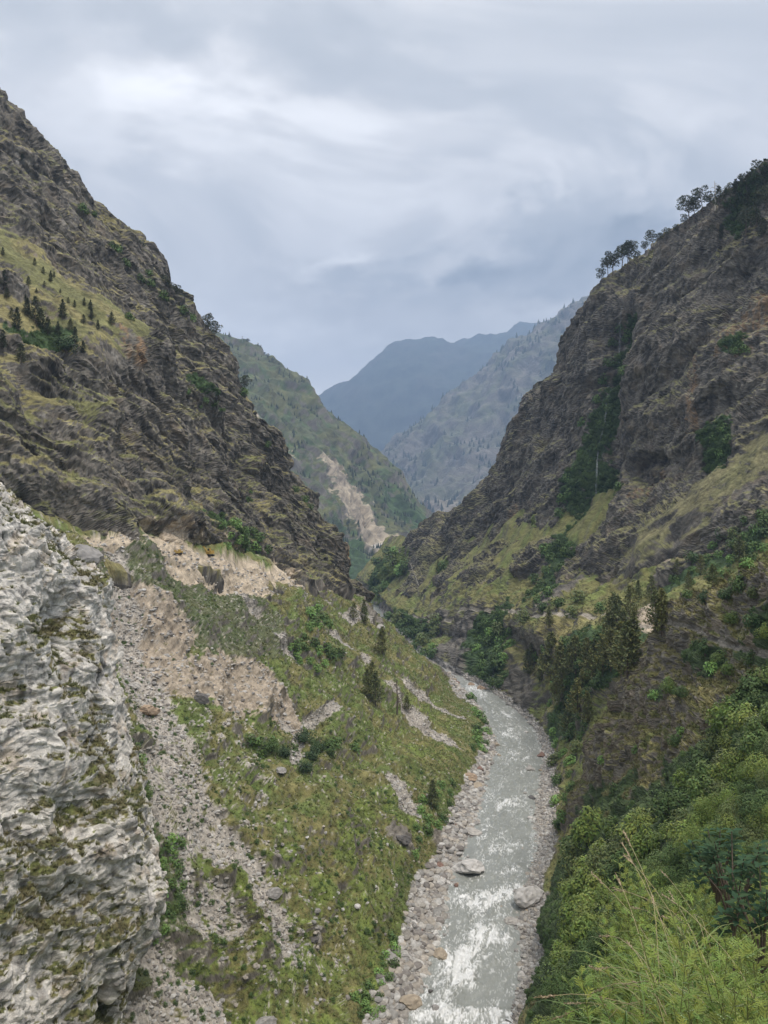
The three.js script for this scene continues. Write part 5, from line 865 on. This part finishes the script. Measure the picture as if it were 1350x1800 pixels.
pebbles('gravel', 'grey and brown cobbles covering the left river bank', verts(LS, 5, 9000, 91, (v) => v.z < -60), 0.22, 1.3, 1);
pebbles('gravel', 'pale cobbles covering the right river bank', verts(RS, 5, 8000, 92, (v) => v.z < -60 && v.z > -470), 0.2, 0.7, 2);
pebbles('scree', 'loose grey rubble of the scree fans on the left slope', verts(LS, 2, 11000, 93), 0.16, 0.55, 3);
pebbles('rubble', 'stones scattered through the landslide soil', verts(LS, 4, 3000, 94), 0.15, 0.75, 4);
pebbles('rubble', 'small stones scattered in the grass of the left slope', verts(LS, 1, 600, 95, (v) => v.z > -260), 0.15, 0.6, 5);
function tuft(seed, n, h, w, spread, lean) { const r = rng(seed), L = new Leaves(); for (let i = 0; i < n; i++) { const a = r() * 6.28, d = V(Math.cos(a) * lean, 1, Math.sin(a) * lean).normalize(); L.blade(V(Math.cos(a) * spread * r(), -0.05, Math.sin(a) * spread * r()), d, null, h * (0.6 + 0.5 * r()), w, tint(r, 0.2), 2, 0.7); } return L.build(); }
const grassMat = new THREE.MeshStandardMaterial({ color: 0xffffff, vertexColors: true, roughness: 0.85, side: THREE.DoubleSide });
const TUFT = [tuft(61, 14, 1, 0.10, 0.35, 0.55), tuft(62, 12, 1, 0.12, 0.4, 0.8)];
function grass(label, list, lo, hi, seed, pal) {
  const r = rng(seed);
  for (let k = 0; k < 2; k++) swarm('grass', label, 'grass', TUFT[k], grassMat, list.filter((_, i) => i % 2 === k), (q) => { const s = lo + (hi - lo) * r(); Qt.setFromUnitVectors(V(0, 1, 0), q.n.clone().multiplyScalar(0.5).add(V(0, 1, 0)).normalize()); Qt.multiply(new THREE.Quaternion().setFromAxisAngle(V(0, 1, 0), r() * 6.28)); M4x.compose(q.p, Qt, V(s, s * (0.7 + 0.6 * r()), s)); }, (q) => { const t = 0.8 + 0.4 * r(), m = ss(-0.35, 0.35, n3(q.p.x / 11, q.p.y / 11, q.p.z / 11) + 0.4 * (r() - 0.5)); return [0, 1, 2].map((i) => lerp(pal[0][i], pal[1][i], m) * t); });
}
grass('rough green and straw grass of the left valley side', verts(LS, 1, 42000, 101, (v) => v.z < -70), 0.35, 0.85, 7, [[0.16, 0.165, 0.056], [0.13, 0.175, 0.044]]);
grass('grass tufts on the ledges of the pale cliff', verts(NC, 1, 7000, 102), 0.3, 0.75, 8, [[0.17, 0.15, 0.07], [0.12, 0.13, 0.045]]);
grass('dry grass tufts on the near right spur', verts(ES, 1, 14000, 103, (v) => v.z < -60), 0.35, 0.9, 9, [[0.20, 0.175, 0.08], [0.14, 0.145, 0.05]]);
grass('dry grass tufts of the right valley side', verts(RS, 1, 9000, 104, (v) => v.z < -60), 0.5, 1.2, 10, [[0.17, 0.155, 0.07], [0.12, 0.135, 0.05]]);
{
  const spray = bushFar[0].crown, cov = [...lesser.map((q) => ({ p: q[2], s: q[3], k: q[1].color.g / 0.09 })), ...verts(RM, 3, 2600, 111), ...verts(LS, 2, 260, 115, (v) => v.z > -220).map((q) => ({ ...q, s: 0.35 + 0.35 * ((q.p.x * 7.3) % 1 + 1) % 1 })), ...verts(LS, 1, 500, 116, (v) => v.z > -260).map((q) => ({ ...q, s: 0.4 + 0.4 * (((q.p.x * 7.3) % 1 + 1) % 1) })), ...verts(LM, 3, 700, 112), ...verts(RS, 3, 1300, 113), ...verts(ES, 3, 1500, 114, (v) => v.z < -60)], r = rng(5);
  swarm('undergrowth', 'dark green undergrowth between the shrubs and on the wet rock', 'undergrowth', spray, LEAFD[1], cov, (q) => { const s = q.s ?? (0.5 + 0.7 * r()) * Math.max(0.7, -q.p.z / 320); E.set(0, r() * 6.28, 0); M4x.compose(q.p.clone().setY(q.p.y - s * 0.3), Qt.setFromEuler(E), V(s, s, s)); }, (q) => { const t = (0.8 + 0.5 * r()) * (q.k ?? 1); return [t, t, t]; });
  const tree = mergeGeometries([(() => { const g = new THREE.ConeGeometry(0.2, 0.85, 5, 3); g.translate(0, 0.5, 0); const p = g.attributes.position; for (let i = 0; i < p.count; i++) { const k = 1 + 0.5 * n3(p.getX(i) * 9, p.getY(i) * 9, p.getZ(i) * 9); p.setXYZ(i, p.getX(i) * k, p.getY(i), p.getZ(i) * k); } g.computeVertexNormals(); return g; })()]);
  const far = dull(lin(0.035, 0.048, 0.028)), wood = (list, label, lo, hi) => swarm('forest', label, 'forest', tree, far, list, (q) => { const s = lo + (hi - lo) * r(); E.set(0, r() * 6.28, 0); M4x.compose(q.p.clone().setY(q.p.y - 0.05 * s), Qt.setFromEuler(E), V(s * 1.1, s, s * 1.1)); });
  const clump = (k) => (v) => n3(v.x / k, v.y / k, v.z / k) + 0.5 * n3(v.x / k * 3, v.y / k * 3, v.z / k * 3) > 0.12;
  wood(verts(M6, 1, 1500, 121, clump(460)), 'conifers dotted over the pale hazy slope', 24, 52); wood(verts(M4, 1, 1100, 122, clump(180)), 'trees scattered over the hazy green mountain', 8, 16);
}
[[404, 597, 7], [436, 606, 9], [464, 626, 6], [471, 631, 8], [480, 638, 8], [490, 645, 6]].forEach(([u, v, h], i) => { let q = null; for (let d = 0; d < 40 && !q; d += 2) q = sight(u, v + d, [M4]); if (q) plant(umb[i % 4], PINED[0], q.p, h * 1.2 * mPerPx(q.p), 'pine_tree', `tiny pine on the ridge of the hazy green mountain, ${ordinals[i]} from the left`, 'tree', 'pines on the hazy ridge'); });
{ // pylon on the hazy ridge
  let q = null; for (let d = 0; d < 40 && !q; d += 2) q = sight(426, 602 + d, [M4]);
  const o = new THREE.Group(), m = dull(lin(0.3, 0.31, 0.32)), legs = []; for (const [x, z] of [[-1, -1], [1, -1], [1, 1], [-1, 1]]) legs.push(bough(V(x * 1.1, -1, z * 1.1), V(x * 0.25, 13, z * 0.25), 0.16, 0.12, 4)); for (let k = 0; k < 5; k++) legs.push(bough(V(-1 + k * 0.14, k * 2.4, 1 - k * 0.14), V(1 - k * 0.16, k * 2.4 + 2.2, 1 - k * 0.16), 0.08, 0.08, 4));
  part(o, 'lattice', mergeGeometries(legs), m); part(o, 'crossarm', mergeGeometries([bough(V(-2.4, 11.6, 0), V(2.4, 11.6, 0), 0.15, 0.15, 4), bough(V(-1.8, 13, 0), V(1.8, 13, 0), 0.12, 0.12, 4)]), m); o.position.copy(q.p); o.scale.setScalar(1.5); add(o, 'pylon', 'thin lattice pylon standing on the hazy green ridge', 'pylon');
}

// ---------------------------------------------------------------- waterfalls
const fallMat = new THREE.MeshPhysicalMaterial({ color: lin(0.6, 0.63, 0.66), roughness: 0.5, transparent: true, opacity: 0.28, side: THREE.DoubleSide });
function waterfall(chain, w, list, label) {
  const P = chain.map(([u, v]) => { const q = sight(u, v, list); return q && q.p.clone().add(EYE.clone().sub(q.p).normalize().multiplyScalar(0.9)); }).filter(Boolean), c = new THREE.CatmullRomCurve3(P), n = 40, L = new Leaves(), r = rng(9);
  for (let s = 0; s < 5; s++) { const ox = (r() - 0.5) * w * 1.6; for (let i = 0; i < n; i++) { if (r() < 0.12) continue; const a = c.getPoint(i / n), b = c.getPoint((i + 1) / n), k = w * (0.15 + 0.3 * r()), j = L.p.length / 3, d = 0.3 * n3(i / 4, s * 3, 1); L.p.push(a.x - k / 2 + ox + d, a.y, a.z + d, a.x + k / 2 + ox + d, a.y, a.z - d, b.x - k / 2 + ox + d, b.y, b.z + d, b.x + k / 2 + ox + d, b.y, b.z - d); for (let q = 0; q < 12; q++) L.c.push(1); L.i.push(j, j + 2, j + 1, j + 1, j + 2, j + 3); } }
  return add(new THREE.Mesh(L.build(), fallMat), 'waterfall', label, 'waterfall', null, 'structure');
}
waterfall([[1094, 540], [1091, 565], [1090, 590], [1089, 615], [1088, 640]], 0.8, [RM], 'thin upper waterfall dropping into the green bowl of the right cliff');
waterfall([[1070, 678], [1067, 705], [1064, 740], [1056, 770], [1051, 800], [1049, 840], [1047, 880]], 0.7, [RM], 'thin lower waterfall trickling down the right cliff');
waterfall([[869, 1178], [867, 1190], [866, 1205], [865, 1216]], 0.8, [RS], 'short white waterfall entering the river from the right bank');

// ---------------------------------------------------------------- machines on the road cut
const yellow = new THREE.MeshStandardMaterial({ color: lin(0.42, 0.28, 0.07), roughness: 0.8 }), black = dull(lin(0.03, 0.03, 0.03)), glass = new THREE.MeshPhysicalMaterial({ color: lin(0.05, 0.07, 0.08), roughness: 0.1 });
const box = (w, h, d, x, y, z) => { const g = new THREE.BoxGeometry(w, h, d); g.translate(x, y, z); return g; };
{
  const q = sight(368, 978, [LS]), o = new THREE.Group(), track = (z) => { const s = new THREE.Shape(); s.moveTo(-1.5, 0); s.lineTo(1.5, 0); s.absarc(1.5, 0.45, 0.45, -Math.PI / 2, Math.PI / 2); s.lineTo(-1.5, 0.9); s.absarc(-1.5, 0.45, 0.45, Math.PI / 2, Math.PI * 1.5); const g = new THREE.ExtrudeGeometry(s, { depth: 0.55, bevelEnabled: false }); g.translate(0, 0, z); return g; };
  part(o, 'track', track(0.75), black); part(o, 'track', track(-1.3), black); part(o, 'body', mergeGeometries([box(3.0, 1.0, 2.3, -0.4, 1.65, 0), box(0.9, 0.6, 2.1, -1.4, 2.3, 0)]), yellow);
  const cab = part(o, 'cab', box(1.3, 1.5, 0.95, 0.6, 2.75, 0.6), yellow); part(cab, 'window', box(0.9, 0.8, 1.0, 0.68, 2.95, 0.6), glass);
  part(o, 'boom', mergeGeometries([bough(V(0.9, 1.9, -0.3), V(3.2, 4.4, -0.3), 0.28, 0.24, 4), bough(V(3.2, 4.4, -0.3), V(5.2, 3.4, -0.3), 0.24, 0.2, 4)]), yellow); const arm = part(o, 'arm', bough(V(5.2, 3.5, -0.3), V(4.9, 1.2, -0.3), 0.2, 0.15, 4), yellow); part(arm, 'bucket', (() => { const g = new THREE.CylinderGeometry(0.6, 0.6, 1, 8, 1, false, 0, Math.PI); g.rotateX(Math.PI / 2); g.translate(4.9, 0.9, -0.3); return g; })(), black);
  o.position.copy(q.p); o.scale.setScalar(0.8); o.rotation.y = 2.6; add(o, 'excavator', 'yellow excavator digging at the road cut on the left slope', 'excavator');
  const t = sight(312, 975, [LS]), k = new THREE.Group();
  part(k, 'body', mergeGeometries([box(4.6, 0.9, 2, 0, 1.2, 0), box(1.2, 0.5, 1.8, -1.2, 1.9, 0)]), yellow); part(k, 'cab', box(1.1, 0.9, 1.7, 0.9, 2.0, 0), yellow);
  for (const [x, z] of [[-1.5, 0.9], [1.5, 0.9], [-1.5, -0.9], [1.5, -0.9]]) { const g = new THREE.CylinderGeometry(0.55, 0.55, 0.4, 14); g.rotateX(Math.PI / 2); g.translate(x, 0.55, z); part(k, 'wheel', g, black); }
  k.position.copy(t.p); k.scale.setScalar(0.7); k.rotation.y = 0.4; add(k, 'construction_vehicle', 'small yellow construction vehicle on the road left of the excavator', 'vehicle');
}

// ---------------------------------------------------------------- plants right at the viewpoint
const FRESH = [leafy(0.20, 0.29, 0.05), leafy(0.16, 0.25, 0.05), leafy(0.24, 0.31, 0.06)], stemMat = dull(lin(0.16, 0.17, 0.06)), strawMat = dull(lin(0.42, 0.35, 0.20));
const GLOSSY = new THREE.MeshPhysicalMaterial({ color: lin(0.035, 0.068, 0.032), vertexColors: true, roughness: 0.85, specularIntensity: 0.35, side: THREE.DoubleSide });
function herb(seed, stems, h, spread) {           // leafy stems with deeply cut leaves
  const r = rng(seed), L = new Leaves(), W = [];
  for (let s = 0; s < stems; s++) {
    const a = r() * 6.28, b = V(Math.cos(a), 0, Math.sin(a)).multiplyScalar(spread * Math.sqrt(r())), H = h * (0.7 + 0.4 * r()), lean = V((r() - 0.5) * 0.5, 0, (r() - 0.5) * 0.5), P = [0, 0.35, 0.7, 1].map((t) => b.clone().add(V(lean.x * H * t * t, H * t, lean.z * H * t * t)));
    W.push(...limb(P, 0.006, 0.002, 4)); const c = new THREE.CatmullRomCurve3(P), n = 22, tone = 0.85 + 0.3 * r();
    for (let i = 0; i < n; i++) {
      const t = 0.3 + 0.7 * (i + r() * 0.5) / n, p = c.getPoint(Math.min(t, 1)), aa = i * 2.4 + r(), up = 0.35 + 0.5 * t, d = V(Math.cos(aa), up, Math.sin(aa)).normalize(), len = (0.15 - 0.075 * t) * (0.8 + 0.5 * r()), nrm = V(-d.x * d.y, 1 - d.y * d.y, -d.z * d.y).normalize(), side = V().crossVectors(d, nrm);
      const ct = tint(r, 0.12).map((x) => x * tone);
      L.leaf(p, d, nrm, len, len * 0.16, ct);
      for (let k = 1; k <= 3; k++) for (const sgn of [-1, 1]) { const q = p.clone().addScaledVector(d, len * (0.15 + 0.22 * k)); L.leaf(q, d.clone().multiplyScalar(0.75).addScaledVector(side, sgn * 0.7).normalize(), nrm, len * (0.62 - 0.1 * k), len * 0.12, ct); }
    }
  }
  return { crown: L.build(), trunk: mergeGeometries(W) };
}
const HERB = [herb(401, 22, 1.15, 0.42), herb(402, 18, 0.95, 0.36), herb(403, 24, 1.3, 0.5)];
[[1250, 1680, 6.4], [1300, 1770, 5.4], [1345, 1740, 5.2], [1225, 1780, 5.6], [1330, 1820, 4.7], [1180, 1800, 6.2], [1150, 1780, 7.2], [1185, 1730, 7.4], [1130, 1590, 10.5], [1165, 1650, 9], [1090, 1700, 9.5], [1365, 1780, 4.9], [1120, 1840, 6.6], [1350, 1870, 4.2], [1275, 1850, 4.5], [1210, 1855, 5.0], [1120, 1665, 10.5], [1340, 1590, 10]].forEach(([u, v, d], i) => {
  const top = at(u, v, d), g = drop(top.x, top.z), proto = HERB[i % 3], base = top.clone().setY(top.y - 1.0); // stands on the bank that falls away below
  const o = new THREE.Group(), gy = g ? g.p.y : base.y - 1; part(o, 'stems', proto.trunk, stemMat); part(o, 'leaves', proto.crown, FRESH[i % 3]);
  const s = Math.max(1, (top.y - gy) / 1.15); o.position.set(top.x, top.y - 1.05 * Math.min(s, 1.25), top.z); o.scale.setScalar(Math.min(s, 1.25)); o.rotation.y = i * 1.7;
  if (gy < o.position.y - 0.05) part(o, 'stalk', mergeGeometries([0, 1, 2, 3].map((k) => bough(V((k - 1.5) * 0.12, 0.1, 0.1 * (k % 2)), V((k - 1.5) * 0.2, (gy - o.position.y) / o.scale.x - 0.2, 0.1), 0.008, 0.012, 5))), stemMat);
  add(o, 'herb', d > 8 ? 'yellow-green leafy herb farther down the foreground bank' : 'bright yellow-green herb with cut leaves in the near right corner', 'plant', d > 8 ? 'herbs down the bank' : 'foreground herbs');
});
[[1290, 1570, 9.6, 1.25], [1340, 1640, 8.6, 0.9], [1262, 1530, 11, 0.8]].forEach(([u, v, d, s0], i) => {
  const r = rng(500 + i), L = new Leaves(), W = [], top = at(u, v, d), g = drop(top.x, top.z), gy = g ? g.p.y : top.y - 3;
  for (let k = 0; k < 11; k++) { const a = k * 2.4, e = V(Math.cos(a) * 0.5 * s0 * (0.3 + 0.7 * r()), 0.15 + 0.5 * r() * s0, Math.sin(a) * 0.5 * s0 * (0.3 + 0.7 * r())); W.push(...limb([V(0, -0.5, 0), V(e.x * 0.4, 0, e.z * 0.4), e], 0.016, 0.006, 5)); for (let j = 0; j < 16; j++) { const aa = j * 2.4, d2 = V(Math.cos(aa), 0.1 + 0.4 * r(), Math.sin(aa)).normalize(), nrm = V(-d2.x * 0.3, 1, -d2.z * 0.3).normalize(); L.leaf(e.clone().add(V(0, -0.018 * j, 0)), d2, nrm, 0.15 * (0.8 + 0.4 * r()), 0.075, tint(r, 0.15)); } }
  W.push(bough(V(0, -0.4, 0), V(0.1, gy - top.y - 0.2, 0), 0.02, 0.035, 6));
  const o = new THREE.Group(); part(o, 'stem', mergeGeometries(W), bark); part(o, 'leaves', L.build(), GLOSSY); o.position.copy(top); add(o, 'broadleaf_shrub', ['dark glossy broad-leaved shrub in the right foreground', 'dark glossy shrub at the right frame edge', 'small dark glossy shrub behind the foreground herbs'][i], 'shrub');
});
// tall grasses leaning out with dry stalks
[[1180, 1720, 6.6, 1070, 1500, 7.6, 6], [1130, 1800, 6.0, 960, 1780, 6.8, 6], [1230, 1660, 8, 1110, 1580, 9.4, 6], [1200, 1790, 5.4, 1010, 1700, 6.6, 6], [1290, 1780, 5.2, 1220, 1560, 7, 2]].forEach(([u, v, d, tu, tv, td, n], i) => {
  const r = rng(600 + i), b = at(u, v, d), t = at(tu, tv, td), g = drop(b.x, b.z), gy = g ? g.p.y : b.y - 2, W = [], S = new Leaves(), L = new Leaves(), o = new THREE.Group();
  o.position.set(b.x, gy, b.z); const loc = (p) => p.clone().sub(o.position);
  for (let k = 0; k < n; k++) {
    const root = V((r() - 0.5) * 0.3, -0.1, (r() - 0.5) * 0.3), m = loc(b).add(V((r() - 0.5) * 0.4, (r() - 0.5) * 0.3, (r() - 0.5) * 0.4)), f = 0.55 + 0.5 * r(), e = loc(b.clone().lerp(t, f)).add(V((r() - 0.5) * 0.7, (r() - 0.3) * 0.5, (r() - 0.5) * 0.7)), c = new THREE.CatmullRomCurve3([root, m, m.clone().lerp(e, 0.55).add(V(0, 0.12, 0)), e]);
    W.push(new THREE.TubeGeometry(c, 18, 0.0024, 4));
    for (let j = 0; j < 26; j++) { const q = c.getPoint(0.86 + 0.14 * j / 26), dd = rdir(r).multiplyScalar(0.5).add(c.getTangent(0.95)).normalize(); S.leaf(q, dd, rdir(r), 0.035, 0.009, [1, 1, 1]); }
  }
  for (let k = 0; k < 46; k++) { const a = r() * 6.28, dir = V(Math.cos(a) * 0.5, 1, Math.sin(a) * 0.5).add(t.clone().sub(b).normalize().multiplyScalar(0.4)).normalize(), p0 = loc(b).add(V((r() - 0.5) * 0.4, -0.5, (r() - 0.5) * 0.4)); L.blade(p0, dir, null, 0.7 + 0.5 * r(), 0.014, r() < 0.3 ? [1.6, 1.15, 1.6] : tint(r, 0.15), 7, 1.6); }
  for (let k = 0; k < 10; k++) W.push(bough(V((r() - 0.5) * 0.3, -0.1, (r() - 0.5) * 0.3), loc(b).add(V((r() - 0.5) * 0.4, -0.45, (r() - 0.5) * 0.4)), 0.007, 0.006, 4));
  part(o, 'stalks', mergeGeometries(W.map((g) => g.index ? g.toNonIndexed() : g)), strawMat); part(o, 'seed_heads', S.build(), foliage(0.36, 0.27, 0.18)); part(o, 'blades', L.build(), FRESH[1]);
  add(o, 'grass_clump', ['tall grass whose dry seed stalks lean out highest over the slope', 'arching straw-coloured grass at the bottom beside the gravel bank', 'dry grass clump behind the foreground herbs', 'thin-stalked grass leaning left between the herbs', 'upright grass with dry stalks near the glossy shrub'][i], 'grass', null);
});
console.log('all', Object.entries(taken).map(([k, v]) => k + ':' + (v + 1)).join(' '));
// things that look alike are told apart by their order across the view
{
  const same = {}; for (const o of scene.children) if (o.userData.label && o.userData.category && !o.userData.kind) (same[o.userData.label] ??= []).push(o);
  for (const [label, list] of Object.entries(same)) if (list.length > 1 && list.length <= 40) { list.sort((a, b) => a.position.x / -a.position.z - b.position.x / -b.position.z); const words = label.split(' ').length; if (words <= 12) list.forEach((o, i) => { o.userData.label = `${label}, ${ordinals[i]} from the left`; }); else console.log('long', label, list.length); } else if (list.length > 40) console.log('many', label, list.length);
}
renderer.render(scene, camera);
